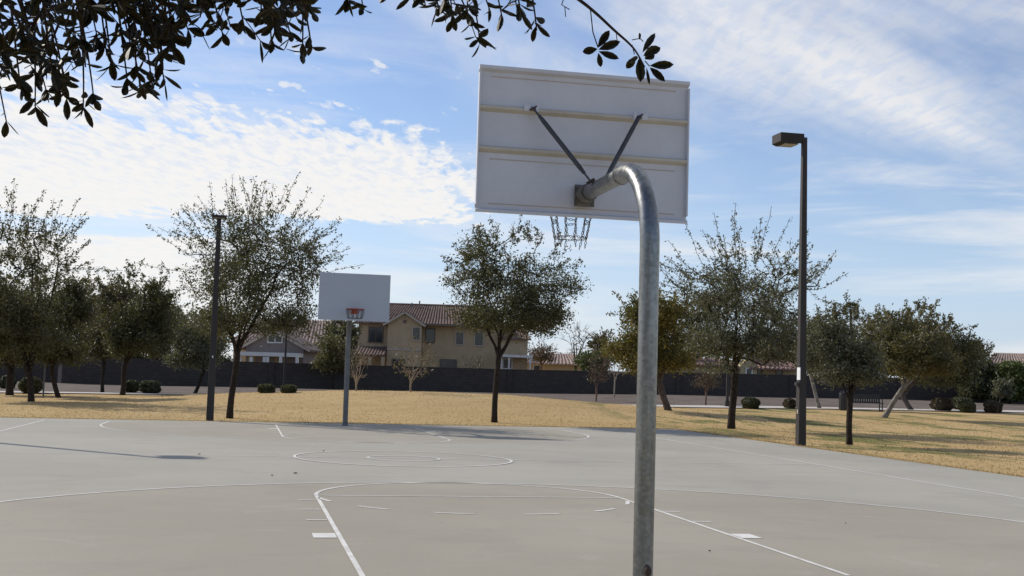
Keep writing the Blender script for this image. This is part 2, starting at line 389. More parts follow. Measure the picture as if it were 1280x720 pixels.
# ---------------------------------------------------------------- hoops
def torus_links(mb, path, link_len=.030, r=.0026, wid=.008):
    path = [np.array(q, float) for q in path]
    L = np.linalg.norm(path[-1]-path[0]); n = max(2, int(L/(link_len*.78)))
    for i in range(n):
        a = path[0]+(path[-1]-path[0])*(i/n); b = path[0]+(path[-1]-path[0])*((i+1.15)/n)
        t = (b-a)/np.linalg.norm(b-a); s = np.cross(t, [0.3, 1, .1] if i % 2 else [1, .2, .3]); s /= np.linalg.norm(s)
        c = (a+b)/2; h = np.linalg.norm(b-a)/2
        ring = [c+t*h*math.cos(q)+s*wid*math.sin(q) for q in [2*PI*k/8 for k in range(9)]]
        mb.tube(ring, r, 4, caps=False)
def hoop(s, label, near):
    """s=-1 near hoop (we see its back), +1 far hoop. Local frame: board front faces -y*s of local; built facing +Y for the near hoop."""
    yb = s*(HL-4*FT); over = 1.77 if near else 1.29+.15
    root = empty('basketball_hoop', (0, yb+s*over, 0), label, 'basketball hoop', 'basketball hoops at the two ends of the court', 0 if near else PI)
    g = M['galv'] if near else M['galv_far']; rp = .069
    Rb = .60; za = 2.955; n = 14             # arm height
    P = [(0, 0, -.1), (0, 0, 1.2), (0, 0, za-Rb)]
    P += [(0, Rb-Rb*math.cos(a), za-Rb+Rb*math.sin(a)) for a in [PI/2*k/n for k in range(1, n+1)]]
    zend = za-.0
    P += [(0, Rb+.10, za)]
    m = MB(); m.tube(P, rp, 28); m.build('pole', g, root, True)
    m = MB(); m.tube([(0, Rb+.08, za), (0, over-.03, za)], rp-.0075, 28)
    m.tube([(0, Rb+.085, za), (0, Rb+.105, za)], rp+.003, 28); m.build('arm', g, root, True)
    m = MB(); m.tube([(0, 0, .0), (0, 0, .03), (0, 0, .06)], [.098, .088, .075], 24); m.build('base_collar', g, root, True)
    m = MB(); m.tube([(.012, -.060, .12), (.010, -.076, .13), (.008, -.082, .15), (.006, -.078, .17), (.004, -.062, .185)], [.012, .022, .027, .022, .010], 12); m.build('weld_patch', M['rust'], root, True)
    # backboard : steel pan with return flanges and two stiffening ribs on its back
    W, H = 1.83, 1.22; y = over
    bm = MB(); bm.box((0, y+.0125, BB+H/2), (W, .005, H))
    fl = .045; dp = .030
    # rim flanges, trapezoid section; bottom & top run the full width, sides butt in between
    def rail(zc, half, slope, x0=-W/2, x1=W/2, lo_flat=False, hi_flat=False):
        zl = zc-half; zh = zc+half
        pts = [(x0, y+.010, zl-(0 if lo_flat else slope)), (x0, y-dp, zl), (x0, y-dp, zh), (x0, y+.010, zh+(0 if hi_flat else slope))]
        bm.prism(pts, 0, (x1-x0, 0, 0))
    rail(BB+H-.014, .014, .018, hi_flat=True); rail(BB+.010, .010, .016, lo_flat=True)
    main = bm; ribs = []
    for zc in (BB+H*(1-.285), BB+H*(1-.565)):
        bm = MB(); x0_ = -W/2+.012; zl = zc-.012; zh = zc+.010
        bm.prism([(x0_, y+.0095, zl-.022), (x0_, y-dp, zl), (x0_, y-dp, zh), (x0_, y+.0095, zh+.014)], 0, (W-.024, 0, 0)); ribs.append(bm)
    bm = main
    for sx in (-1, 1): bm.box((sx*(W/2-.006), y-.0125, BB+H/2), (.012, .044, H-.12))
    bd = bm.build('backboard', M['board'] if near else M['board_far'], root)
    for q in ribs: q.build('rib', M['cream'], bd)
    # faint weld seams
    sm = MB()
    for z in (BB+H-.085, BB+H*(1-.565)-.085, BB+.075): sm.box((0, y+.0085, z), (W-.22, .004, .006))
    sm.build('panel_seam', M['fascia'], bd)
    # mounting plate and socket
    m = MB(); m.box((0, y-.045, za-.01), (.17, .014, .18)); m.box((0, y-.018, za+.055), (.14, .038, .03)); m.box((0, y-.018, za-.065), (.14, .038, .03))
    m.tube([(0, y-.05, za), (0, y-.20, za)], rp+.006, 24)
    for sx in (-1, 1):
        for sz in (-1, 1): m.tube([(sx*.07, y-.052, za-.01+sz*.072), (sx*.07, y-.07, za-.01+sz*.072)], .011, 6)
    m.build('mounting_plate', M['plate'], root)
    # struts, flattened at both ends
    zt = BB+H*(1-.285)+.01
    for sx in (-1, 1):
        a = np.array([sx*.46, y-dp-.022, zt]); b = np.array([sx*.055, y-.42, za+rp*.75]); d = b-a; Ls = np.linalg.norm(d); d /= Ls
        st = MB(); st.tube([a+d*.09, a+d*.16, b-d*.16, b-d*.09], [.014, .020, .020, .014], 12)
        s1 = np.cross(d, [0, 0, 1.]); s1 /= np.linalg.norm(s1); s2 = np.cross(s1, d)
        Mx = np.stack([s1, d, s2], 1)
        st.box(a+d*.055, (.042, .13, .008), rot=Mx); st.box(b-d*.055, (.036, .13, .008), rot=Mx)
        so = st.build('strut', M['strut'], root, True)
        for q, sz in ((-.035, (.022, .03, .06)), (.05, (.05, .017, .05))):
            cl = MB(); cl.box((sx*(.46+q), y-dp-.012, zt), sz); cl.build('clip', M['board'], so)
        for p_, dx, r_ in ((b, .03, .014), (a, .032, .008)):
            bo = MB(); bo.tube([p_-[dx, 0, .02], p_+[dx, 0, .02]], r_, 6); bo.build('bolt', M['rust'], so)
    # rim, on the front
    zr = 3.05; rr = .2286; yc = y+.015+.13+rr
    m = MB(); ring = [(rr*math.cos(q), yc+rr*math.sin(q), zr) for q in [2*PI*k/40 for k in range(41)]]
    m.tube(ring, .009, 8, caps=False)
    for sx in (-1, 1): m.tube([(sx*.07, y+.03, zr), (sx*.07, yc-rr+.03, zr)], .01, 8); m.tube([(sx*.06, y+.03, zr-.11), (sx*.17, yc-.15, zr-.012)], .008, 8)
    m.box((0, y+.024, zr-.045), (.13, .012, .12)); m.box((0, y+.085, zr-.004), (.19, .12, .009)); m.build('rim', M['rim'], root, False)
    if near:
        m = MB(); nst = 12; lv = [(zr-.01, rr), (zr-.14, rr*.86), (zr-.27, rr*.74), (zr-.41, rr*.62), (zr-.50, rr*.56)]
        for i in range(nst):
            q = 2*PI*i/nst
            for k in range(4 if i % 2 else 3):
                z0, ra = lv[k]; z1, rb = lv[k+1]; j = .5*(1 if (i+k) % 2 else -1)*2*PI/nst*.35*k
                torus_links(m, [(ra*math.cos(q+j*.0), yc+ra*math.sin(q), z0), (rb*math.cos(q+.04*k), yc+rb*math.sin(q+.04*k), z1)])
        for k, (z, ra) in ((2, lv[2]), (3, lv[3])):
            for i in range(nst):
                if k == 2 and i % 2: continue
                q0 = 2*PI*i/nst; q1 = 2*PI*(i+1)/nst
                torus_links(m, [(ra*math.cos(q0), yc+ra*math.sin(q0), z), (ra*math.cos(q1), yc+ra*math.sin(q1), z-.01)])
        m.build('chain_net', M['chain'], root)
    else:
        m = MB()
        for i in range(10):
            q = 2*PI*i/10; torus_links(m, [(rr*math.cos(q), yc+rr*math.sin(q), zr-.01), (rr*.8*math.cos(q), yc+rr*.8*math.sin(q), zr-.24)], .06, .004, .014)
        torus = [(rr*.8*math.cos(q), yc+rr*.8*math.sin(q), zr-.235) for q in [2*PI*k/24 for k in range(25)]]; m.tube(torus, .006, 5, caps=False)
        torus = [(rr*math.cos(q), yc+rr*math.sin(q), zr-.016) for q in [2*PI*k/24 for k in range(25)]]; m.tube(torus, .005, 5, caps=False)
        m.build('chain_net', M['chain'], root)
    return root
hoop(-1, 'near basketball hoop seen from behind, white board on a curved galvanised pole, chain net', True)
hoop(1, 'far basketball hoop facing us, white board with an orange rim, by the lawn', False)

# ---------------------------------------------------------------- lamps
def court_lamp(x, y, h, label, head=True):
    r = empty('court_light', (x, y, 0), label, 'light pole', 'light poles round the court')
    m = MB(); b_, t_ = .10, .058; m.add([(-b_, -b_, -.1), (b_, -b_, -.1), (b_, b_, -.1), (-b_, b_, -.1), (-t_, -t_, h), (t_, -t_, h), (t_, t_, h), (-t_, t_, h)], [(0, 3, 2, 1), (4, 5, 6, 7), (0, 1, 5, 4), (1, 2, 6, 5), (2, 3, 7, 6), (3, 0, 4, 7)]); m.build('pole', M['bronze'], r, bevel=.010)
    return r
def shoebox(r, h, L, W, H, s=-1):
    m = MB(); zc = h-.06-H/2+.1
    xa = s*.12; xb = s*(.12+L)
    poly = [(xa, -W/2, zc+H/2), (xb, -W/2, zc+H/2), (xb, -W/2, zc-H*.35), (xb-s*.10, -W/2, zc-H/2), (xa+s*.16, -W/2, zc-H/2), (xa, -W/2, zc-H*.1)]
    m.prism(poly, 0, (0, W, 0)); hd = m.build('lamp_head', M['bronze_head'], r, bevel=.008)
    m = MB(); m.box(((xa+xb)/2, 0, zc-H/2-.004), (L*.56, W*.8, .012)); m.build('lens', M['lens'], hd)
    m = MB(); m.box((s*.095, 0, zc), (.07, .08, .11)); m.build('bracket', M['bronze'], r)
lr = court_lamp(10.57, 6.95, 7.55, 'tall dark light pole at the right edge of the court, small white sign on it'); shoebox(lr, 7.55, .62, .52, .26)
m = MB(); m.box((-.112, -.09, 1.72), (.02, .16, .30)); m.build('notice', M['white'], lr)
m = MB(); m.box((-.13, -.02, 1.47), (.07, .10, .08)); m.build('push_button', M['blackmetal'], lr)
m = MB(); m.box((-.101, -.02, .80), (.012, .06, .10)); m.build('hand_hole_cover', M['fascia'], lr)
ll = court_lamp(-11.1, 6.84, 7.2, 'tall dark light pole beyond the left edge of the court, casting the long thin shadow'); shoebox(ll, 7.2, .62, .52, .26, 1)
lf = court_lamp(-3.57, 14.0, 5.62, 'dark light pole with a slim flat head beside the tall wispy leafy tree')
m = MB(); m.box((0, -.02, 5.60+.03), (.40, .42, .07)); hd = m.build('lamp_head', M['bronze_head'], lf, bevel=.01)
m = MB(); m.box((0, -.02, 5.588), (.30, .32, .01)); m.build('lens', M['lens'], hd)
m = MB(); m.box((.0, -.101, 1.75), (.03, .008, .06)); m.build('tag', M['white'], lf)
def path_lamp(u, v, vt, label):
    l, d, w = ground(u, v); z = sight(u, vt, d)[2]-w[2]
    r = empty('path_light', w, label, 'light pole', 'slim light poles along the path')
    m = MB(); m.tube([(0, 0, -.1), (0, 0, z*.5), (0, 0, z)], [.09, .08, .07], 10); m.tube([(0, 0, 0), (0, 0, .35)], .14, 10); m.build('pole', M['bronze'], r, True)
    m = MB(); m.tube([(0, 0, z), (0, 0, z+.12), (0, 0, z+.16)], [.12, .26, .10], 12); m.build('lamp_head', M['bronze_head'], r, True)
path_lamp(355, 486, 408, 'slim dark path light pole in front of the grey gabled house')
path_lamp(909, 509, 446, 'slim dark path light pole beside the twiggy bare tree on the right')

# ---------------------------------------------------------------- trees
def build_tree(name, base, label, cat, bark, leafm, crown_c, crown_r, fork_z, trunk_r=.1, n=220, leaves=9000, leaf=.055, seed=1,
               lean=(0, 0), shoots=30, lobes=9, group=None, up=.25, lo=-.6, shoot_len=.9, trunk_vis=True, clump=.16, parts=True, limbs=None, skirt=4):
    """Tapered trunk, limbs grown towards points spread in a lobed crown, leaf sized faces along the twigs."""
    rg = np.random.default_rng(seed); base = np.array(base, float)
    cc = np.array(crown_c, float); cr = np.array(crown_r, float)
    nodes = []; par = []
    tz = fork_z; K = 7
    for i in range(K+1):
        t = i/K
        wob = np.array([math.sin(t*3+seed), math.cos(t*4+seed*2), 0])*.04*tz/2*math.sin(t*PI)
        nodes.append(np.array([lean[0]*t, lean[1]*t, -.08+tz*t+.08*t])+wob); par.append(i-1)
    top = len(nodes)-1
    # lobes
    lb = []
    for i in range(lobes):
        v = rg.normal(size=3); v /= np.linalg.norm(v); v[2] = max(v[2], lo)
        lb.append((cc+v*cr*(.50+.26*rg.random()), cr*(.34+.16*rg.random())))
    lb.append((cc, cr*.55))
    for i in range(skirt):
        a = 2*PI*(i+.4)/skirt; q = cc+np.array([math.cos(a)*.55, math.sin(a)*.55, -.55])*cr; lb.append((q, cr*[.36, .36, .24]))
    w = np.array([1.0]*lobes+[1.6]+[.9]*skirt); w /= w.sum()
    T = []
    for i in range(n):
        k = rg.choice(len(lb), p=w); v = rg.normal(size=3); v /= np.linalg.norm(v)
        p = lb[k][0]+v*lb[k][1]*rg.random()**.45
        T.append(p)
    T = np.array(T)
    T = T[np.argsort(np.linalg.norm(T-nodes[top], axis=1))]
    # main limbs
    nl = limbs or 5
    for i in range(nl):
        a = 2*PI*(i+.3*rg.random())/nl; v = np.array([math.cos(a)*cr[0]*.5, math.sin(a)*cr[1]*.5, (cc[2]-nodes[top][2])*.9+cr[2]*(.05+.5*rg.random())])
        s0 = top-int(rg.random()*2); prev = s0; a0 = nodes[s0]; end = np.array([cc[0], cc[1], nodes[top][2]])*1.0+v-np.array([cc[0]-nodes[top][0], cc[1]-nodes[top][1], 0])*.4
        for k in range(1, 7):
            t = k/6; q = a0*(1-t)+end*t; q = q+np.array([0, 0, 1])*up*.6*math.sin(t*PI)*-.4*cr[2]*.3+rg.normal(0, .03, 3)*cr.mean()*.5
            nodes.append(q); par.append(prev); prev = len(nodes)-1
    twigs = []
    def grow(t, sub=4, sp=.35, gravity=0.0):
        N = np.array(nodes[3:]); d = t-N; dist = np.linalg.norm(d, axis=1)
        cost = dist+np.where(N[:, 2] > t[2]+.1*cr[2], .5*cr[2]+(N[:, 2]-t[2]), 0)
        j = int(np.argmin(cost)); pj = j+3; a0 = nodes[pj]
        pd = a0-nodes[par[pj]] if par[pj] >= 0 else np.array([0, 0, 1.]); pd = pd/(np.linalg.norm(pd)+1e-6)
        L = dist[j]; ctrl = a0+pd*L*sp+np.array([0, 0, L*up*.5]); prev = pj; ids = [pj]
        for k in range(1, sub+1):
            s = k/sub; q = (1-s)**2*a0+2*s*(1-s)*ctrl+s*s*t+(rg.normal(0, .02, 3)*L if k < sub else 0)
            nodes.append(q); par.append(prev); prev = len(nodes)-1; ids.append(prev)
        return ids
    for t in T: twigs.append((grow(t), 1.0))
    for i in range(shoots):
        v = rg.normal(size=3); v[2] = abs(v[2])*1.1+.25; v /= np.linalg.norm(v)
        p = cc+v*cr*(.80+.15*rg.random()); ids = grow(p, 3)
        dr = v*np.array([.9, .9, 1.1])+rg.normal(0, .25, 3); dr /= np.linalg.norm(dr); prev = ids[-1]; ln = shoot_len*(.4+.8*rg.random()); q = nodes[prev]
        for k in range(4):
            q = q+dr*ln/4+rg.normal(0, .03, 3); nodes.append(q); par.append(prev); prev = len(nodes)-1; ids.append(prev)
        twigs.append((ids[1:], .55))
    Nn = np.array(nodes); n_ = len(nodes); par_ = par
    r = np.zeros(n_); acc = np.zeros(n_)
    e = 2.05; r0 = .0045; leaves = int(leaves*1.55)
    for i in range(n_-1, -1, -1):
        a = acc[i] if acc[i] > 0 else r0**e
        acc[i] = a; r[i] = a**(1/e)
        if par_[i] >= 0: acc[par_[i]] += a
    sc = trunk_r/r[2]
    rr = np.where(r*sc > .03, r*sc, np.maximum(r*sc, .0025)); rr[0] = rr[1]*1.25; rr[1] *= 1.08
    root = empty(name, base, label, cat, group)
    mt = MB(); mbk = MB()
    mt.tube([Nn[i] for i in range(K+1)], [rr[i] for i in range(K+1)], 10)
    V = []; Fq = []
    for i in range(K+1, n_):
        a = Nn[par_[i]]; b = Nn[i]; ra = min(rr[par_[i]], rr[i]*1.6); rb = rr[i]; k = 6 if ra > .03 else (4 if ra > .012 else 3)
        mbk.tube([a, b], [ra, rb], k, caps=False)
    me = bpy.data.meshes.new('trunk'); me.from_pydata(mt.v, [], mt.f); link('trunk', me, bark, root, smooth=True)
    me = bpy.data.meshes.new('branches'); me.from_pydata(mbk.v, [], mbk.f); link('branches', me, bark, root, smooth=True)
    if leaves:
        per = np.array([len(t[0])*t[1] for t in twigs]); cnt = np.maximum(1, (per/per.sum()*leaves).astype(int))
        C = []; Dv = []
        for (ids, dens), c in zip(twigs, cnt):
            s = rg.random(c)**.75*(len(ids)-1); k = np.minimum(s.astype(int), len(ids)-2); f = (s-k)[:, None]
            A = Nn[ids]; p = A[k]*(1-f)+A[k+1]*f; sp = clump*(1 if dens == 1 else .30)
            C.append(p+rg.normal(0, sp, (c, 3))*[1, 1, .8]); dd = A[-1]-A[0]; Dv.append(np.repeat([dd/(np.linalg.norm(dd)+1e-6)], c, 0))
        C = np.concatenate(C); Dv = np.concatenate(Dv); N = len(C)
        ax = Dv*.6+rg.normal(0, .8, (N, 3)); ax /= np.linalg.norm(ax, axis=1)[:, None]
        s = np.cross(ax, rg.normal(size=(N, 3))); s /= np.linalg.norm(s, axis=1)[:, None]
        Lf = (leaf*(.7+.9*rg.random(N)))[:, None]; Wf = Lf*.45
        q = np.stack([C-ax*Lf, C+s*Wf-ax*Lf*.1, C+ax*Lf, C-s*Wf-ax*Lf*.1], 1).reshape(-1, 3)
        link('foliage', fast_mesh('foliage', q, np.arange(4*N).reshape(N, 4), 4), leafm, root)
    return root
def tree_px(name, u, v, x0, x1, yt, yb, label, bark, leafm, cat='tree', fork=None, lean_px=None, depth_r=None, asym=0, **k):
    """Tree measured on the photograph: base, crown extents; turned into metres at the depth of its base."""
    l, d, w = ground(u, v); mpp = d/FPX
    ztop = sight((x0+x1)/2, yt, d)[2]-w[2]; zbot = sight((x0+x1)/2, yb, d)[2]-w[2]
    cx = ((x0+x1)/2-u)*mpp; rx = (x1-x0)/2*mpp; rz = (ztop-zbot)/2; fz = (sight(u, fork, d)[2]-w[2]) if fork else zbot
    lx = (lean_px or 0)*mpp; cl = cx
    c = RH*cl; le = RH*lx
    ry = depth_r or rx*.9
    # crown radii are given across and along the view; nearly round so keep them in world axes
    return build_tree(name, w, label, cat, bark, leafm, (c[0], c[1], (ztop+zbot)/2), ((rx+ry)/2*1.0, (rx+ry)/2*1.0, rz), max(.25, fz), lean=(le[0], le[1]), **k)
G1 = 'leafy evergreen trees round the court'
tree_px('leafy_tree', 287, 523, 205, 412, 262, 440, 'tall leafy tree with wispy shoots just right of the slim headed light pole', M['bark'], M['leaf'], fork=432, lean_px=6, trunk_r=.095, n=470, leaves=23000, seed=11, shoots=120, lobes=14, group=G1, skirt=7, shoot_len=1.3, leaf=.035, lo=-.95)
tree_px('leafy_tree', 618, 528, 541, 727, 280, 432, 'round crowned leafy tree under the near backboard, straight dark trunk on the mound edge', M['bark'], M['leaf'], fork=432, lean_px=3, trunk_r=.088, n=460, leaves=22000, seed=23, shoots=50, lobes=14, group=G1, skirt=8, shoot_len=.6, leaf=.037, lo=-.95)
tree_px('leafy_tree', 914, 536, 826, 1036, 305, 470, 'open fan shaped leafy tree with tall shoots between curved pole and right light pole', M['bark'], M['leaf_grey'], fork=458, lean_px=3, trunk_r=.115, n=420, leaves=20000, seed=37, shoots=80, lobes=13, group=G1, shoot_len=1.4, leaf=.040, lo=-.8, skirt=6)
tree_px('leafy_tree', 1062, 556, 1002, 1116, 384, 490, 'small grey green tree with thin trunk just right of the right light pole', M['bark'], M['leaf_grey'], fork=490, trunk_r=.075, n=280, leaves=14000, seed=41, shoots=22, lobes=11, group=G1, shoot_len=.4, leaf=.034, clump=.12)
G2 = 'trees across the park lawn'
tree_px('leaning_tree', 836, 513, 757, 884, 366, 476, 'yellow green tree with a leaning grey trunk behind the curved pole', M['bark_grey'], M['leaf_yel'], fork=472, lean_px=-14, trunk_r=.13, n=300, leaves=13000, seed=53, shoots=20, lobes=10, group=G2, leaf=.058, clump=.20, shoot_len=.8)
tree_px('leaning_tree', 1104, 522, 1074, 1208, 378, 480, 'olive topped tree with a pale trunk slanting to the right, right of the bench', M['bark_pale'], M['leaf_olive'], fork=476, lean_px=30, trunk_r=.115, n=360, leaves=19000, seed=59, shoots=30, lobes=11, group=G2, leaf=.058, clump=.20, shoot_len=.45)
tree_px('leaning_tree', 1140, 513, 1130, 1222, 405, 490, 'dark tree with a trunk slanting to the left, behind the pale slanting trunk', M['bark_grey'], M['leaf_dark'], fork=492, lean_px=-14, trunk_r=.14, n=240, leaves=12000, seed=61, shoots=26, lobes=9, group=G2, leaf=.062, clump=.22, shoot_len=1.0)
tree_px('leaning_tree', 1025, 511, 992, 1050, 405, 472, 'tree with a thin curved pale trunk seen just right of the right light pole', M['bark_pale'], M['leaf'], fork=466, lean_px=-13, trunk_r=.10, n=150, leaves=7000, seed=67, shoots=12, lobes=8, group=G2, leaf=.09, clump=.22, shoot_len=.6)
tree_px('leafy_tree', 39, 502, -75, 98, 276, 470, 'largest leafy tree at the left edge of the photo, tall pointed shoots', M['bark'], M['leaf'], fork=468, lean_px=-3, trunk_r=.12, n=500, leaves=30000, seed=71, shoots=110, lobes=14, group=G2, leaf=.046, clump=.19, shoot_len=1.6)
tree_px('leafy_tree', 74, 497, 22, 112, 345, 466, 'leafy tree with a left leaning trunk under the largest tree at the left edge', M['bark'], M['leaf_dark'], fork=462, lean_px=-12, trunk_r=.10, n=250, leaves=14000, seed=73, shoots=20, lobes=9, group=G2, leaf=.056, clump=.20)
tree_px('leafy_tree', 128, 491, 92, 172, 350, 458, 'thin straight trunked leafy tree left of the two side by side clipped shrubs', M['bark'], M['leaf_brown'], fork=452, trunk_r=.09, n=260, leaves=14000, seed=79, shoots=25, lobes=9, group=G2, leaf=.060, clump=.22)
tree_px('leafy_tree', 153, 494, 116, 222, 338, 456, 'dark crowned tree whose trunk touches the two side by side clipped shrubs', M['bark'], M['leaf_dark'], fork=452, lean_px=1, trunk_r=.12, n=300, leaves=16000, seed=83, shoots=35, lobes=10, group=G2, leaf=.056, clump=.20)
tree_px('leafy_tree', 243, 492, 188, 286, 392, 466, 'low tree with a right leaning trunk left of the slim headed light pole', M['bark'], M['leaf_grey'], fork=462, lean_px=11, trunk_r=.10, n=220, leaves=10000, seed=89, shoots=18, lobes=9, group=G2, leaf=.058, clump=.20)
tree_px('leafy_tree', 12, 494, -40, 40, 380, 462, 'dark tree at the left edge standing over a clipped shrub', M['bark'], M['leaf_dark'], fork=462, trunk_r=.16, n=220, leaves=10000, seed=91, shoots=12, lobes=8, group=G2, leaf=.060, clump=.22)
tree_px('leafy_tree', 416, 487, 384, 452, 412, 466, 'small olive green tree before the block wall, left of the far hoop pole', M['bark'], M['leaf_olive'], fork=462, trunk_r=.11, n=160, leaves=3400, seed=97, shoots=12, lobes=8, group=G2, leaf=.09, clump=.25)
tree_px('leafy_tree', 1250, 506, 1236, 1266, 474, 496, 'tiny thin grey green sapling above the rightmost clipped shrub', M['bark_grey'], M['leaf_grey'], fork=497, trunk_r=.05, n=70, leaves=1800, seed=98, shoots=6, lobes=6, group=G2, leaf=.08, clump=.18)
# bare trees and saplings
G3 = 'bare young trees before the wall'
def bare(u, v, x0, x1, yt, yb, label, bark, seed, n=170, fork=None, tr=.036, leaves=0, leafm=None, lean=0, grp=G3):
    return tree_px('bare_tree', u, v, x0, x1, yt, yb, label, bark, leafm, fork=fork, lean_px=lean, trunk_r=tr, n=n, leaves=leaves, leaf=.05, clump=.15, seed=seed, shoots=40, lobes=7, group=grp, shoot_len=.5, up=.5)
bare(445, 489, 428, 466, 440, 478, 'pale twigged bare tree just right of the far hoop pole', M['twig_pale'], 101, fork=482)
bare(513, 490, 485, 548, 428, 474, 'wide bare tree in front of the tan house gable', M['twig_pale'], 103, n=220, fork=478, leaves=120, leafm=M['leaf_brown'])
bare(592, 490, 568, 616, 446, 480, 'round reddish bare tree left of the round crowned tree trunk', M['twig_red'], 107, n=300, fork=479, leaves=900, leafm=M['leaf_rust'])
bare(644, 490, 622, 668, 440, 478, 'bare tree just right of the round crowned tree trunk', M['twig_red'], 109, n=200, fork=479)
bare(745, 502, 728, 766, 442, 482, 'dark reddish bare sapling standing on the right slope of the mound', M['twig_red'], 113, n=150, fork=482, tr=.05, leaves=700, leafm=M['leaf_rust'])
bare(768, 497, 752, 790, 440, 474, 'pale trunked bare tree before the wall left of the curved pole', M['twig_pale'], 117, n=110, fork=474, tr=.05)
bare(882, 507, 858, 906, 460, 486, 'low spreading pinkish bare tree left of the open fan shaped tree', M['twig_red'], 119, n=300, fork=488, tr=.05, leaves=900, leafm=M['leaf_rust'])

# ---------------------------------------------------------------- clipped shrubs
def shrub(u, x0, x1, y0, y1, label, leafm=None, seed=1, n=3800):
    l, d, w = ground(u, y1); mpp = d/FPX; rx = (x1-x0)/2*mpp; h = (y1-y0)*mpp; rg = np.random.default_rng(seed)
    r = empty('clipped_shrub', w, label, 'shrub', 'clipped shrubs along the path')
    # superellipsoid shell of small leaves
    v = rg.normal(size=(n, 3)); v /= np.linalg.norm(v, axis=1)[:, None]
    e = 2.7; k = (np.abs(v)**e).sum(1)**(-1/e); s = v*k[:, None]
    lump = 1+.11*np.sin(s[:, 0]*5+seed)*np.cos(s[:, 1]*4)+.08*np.sin(s[:, 2]*6+seed)+.05*np.sin(s[:, 0]*13+s[:, 1]*11)
    C = s*np.array([rx, rx, h/2])*(lump*(1-.10*rg.random(n)**2))[:, None]; C[:, 2] = C[:, 2]*.97+h/2
    nr = v+rg.normal(0, .55, (n, 3)); nr /= np.linalg.norm(nr, axis=1)[:, None]
    a = np.cross(nr, rg.normal(size=(n, 3))); a /= np.linalg.norm(a, axis=1)[:, None]; b = np.cross(nr, a); L = (.05*(.6+.8*rg.random(n)))[:, None]
    q = np.stack([C-a*L, C+b*L*.6, C+a*L, C-b*L*.6], 1).reshape(-1, 3)
    link('foliage', fast_mesh('foliage', q, np.arange(4*n).reshape(n, 4), 4), leafm or M['leaf_shrub'], r)
    m = MB(); m.tube([(0, 0, -.05), (0, 0, h*.5)], [.05, .04], 6)
    for i in range(9):
        q = 2*PI*i/9; m.tube([(0, 0, h*.1), (math.cos(q)*rx*.4, math.sin(q)*rx*.4, h*.4), (math.cos(q)*rx*.8, math.sin(q)*rx*.8, h*(.5+.3*(i % 2)))], [.02, .015, .006], 4)
    m.build('stem', M['bark'], r)
    # dense inner core of crossing leaf layers so the bush is not see-through
    n2 = n//2; s2 = rg.normal(size=(n2, 3)); s2 /= np.linalg.norm(s2, axis=1)[:, None]; s2 *= ((np.abs(s2)**e).sum(1)**(-1/e))[:, None]
    C = s2*np.array([rx, rx, h/2])*(.55+.33*rg.random(n2))[:, None]; C[:, 2] += h/2; a = rg.normal(size=(n2, 3)); a /= np.linalg.norm(a, axis=1)[:, None]; b = np.cross(a, rg.normal(size=(n2, 3))); b /= np.linalg.norm(b, axis=1)[:, None]; L = .1
    q = np.stack([C-a*L, C+b*L*.8, C+a*L, C-b*L*.8], 1).reshape(-1, 3)
    link('inner_foliage', fast_mesh('inner_foliage', q, np.arange(4*n2).reshape(n2, 4), 4), M['leaf_dark'], r)
shrub(9, 0, 19, 470, 486, 'clipped shrub at the very left edge of the park', seed=1)
shrub(38, 25, 51, 472, 492, 'clipped shrub in deep shade beside the thin sign post', M['leaf_dark'], 2)
shrub(164, 156, 173, 476, 491, 'clipped green shrub, left and smaller one of a touching pair', seed=3)
shrub(187, 175, 199, 476, 492, 'clipped green shrub, right and wider one of a touching pair', seed=4)
shrub(333, 324, 344, 481, 491, 'low clipped shrub just left of the slim path light by the grey house', seed=5)
shrub(361, 353, 371, 482, 491, 'low clipped shrub just right of the slim path light by the grey house', seed=6)
shrub(938, 928, 948, 497, 511, 'clipped shrub right of the open fan shaped tree trunk', seed=7)
shrub(987, 980, 994, 499, 511, 'small reddish brown clipped shrub touching the right light pole', M['leaf_rust'], 8)
shrub(1178, 1167, 1191, 498, 514, 'reddish brown clipped shrub, leftmost of four at the right', M['leaf_rust'], 9)
shrub(1203, 1192, 1215, 497, 513, 'rounded greener clipped shrub partly behind a darker one', seed=10)
shrub(1210, 1200, 1217, 503, 516, 'small dark clipped shrub in front of the greener rounded one', M['leaf_dark'], 11)
shrub(1241, 1231, 1251, 501, 516, 'brown clipped shrub at the far right under a sapling', M['leaf_rust'], 12)

# ---------------------------------------------------------------- bench, bin, sign post
def bench():
    l, d, w = ground(1082, 513.5); k = 1.0
    r = empty('park_bench', w, 'black park bench beside the path under the trees on the right', 'bench', rz=-YAW+.05)
    W = 1.85
    for nm, y, z, ty, tz, tilt in (('seat', 0, .44, .46, .03, 0), ('backrest', .26, .68, .03, .42, .18)):
        m = MB()
        for i in range(14): 
            x = -W/2+(i+.5)*W/14
            if nm == 'seat': m.box((x, y, z), (W/14*.72, ty, tz))
            else: m.box((x, y+.03, z), (W/14*.72, .02, tz))
        if nm == 'seat':
            for yy in (-.23, .23): m.box((0, yy, z), (W, .03, .045))
        else:
            for zz in (z-.20, z+.21): m.box((0, .29, zz), (W, .035, .04))
        m.build(nm, M['blackmetal'], r)
    for sx in (-1, 1):
        m = MB(); x = sx*(W/2-.06)
        m.box((x, -.2, .215), (.05, .05, .43)); m.box((x, .25, .21), (.05, .05, .42)); m.box((x, .02, .025), (.05, .5, .03)); m.build('leg', M['blackmetal'], r)
        m = MB(); m.box((x, -.2, .55), (.04, .04, .22)); m.box((x, .03, .67), (.05, .5, .03)); m.build('armrest', M['blackmetal'], r)
bench()
l, d, w = ground(1056, 513)
r = empty('litter_bin', w, 'black round litter bin standing left of the park bench', 'litter bin')
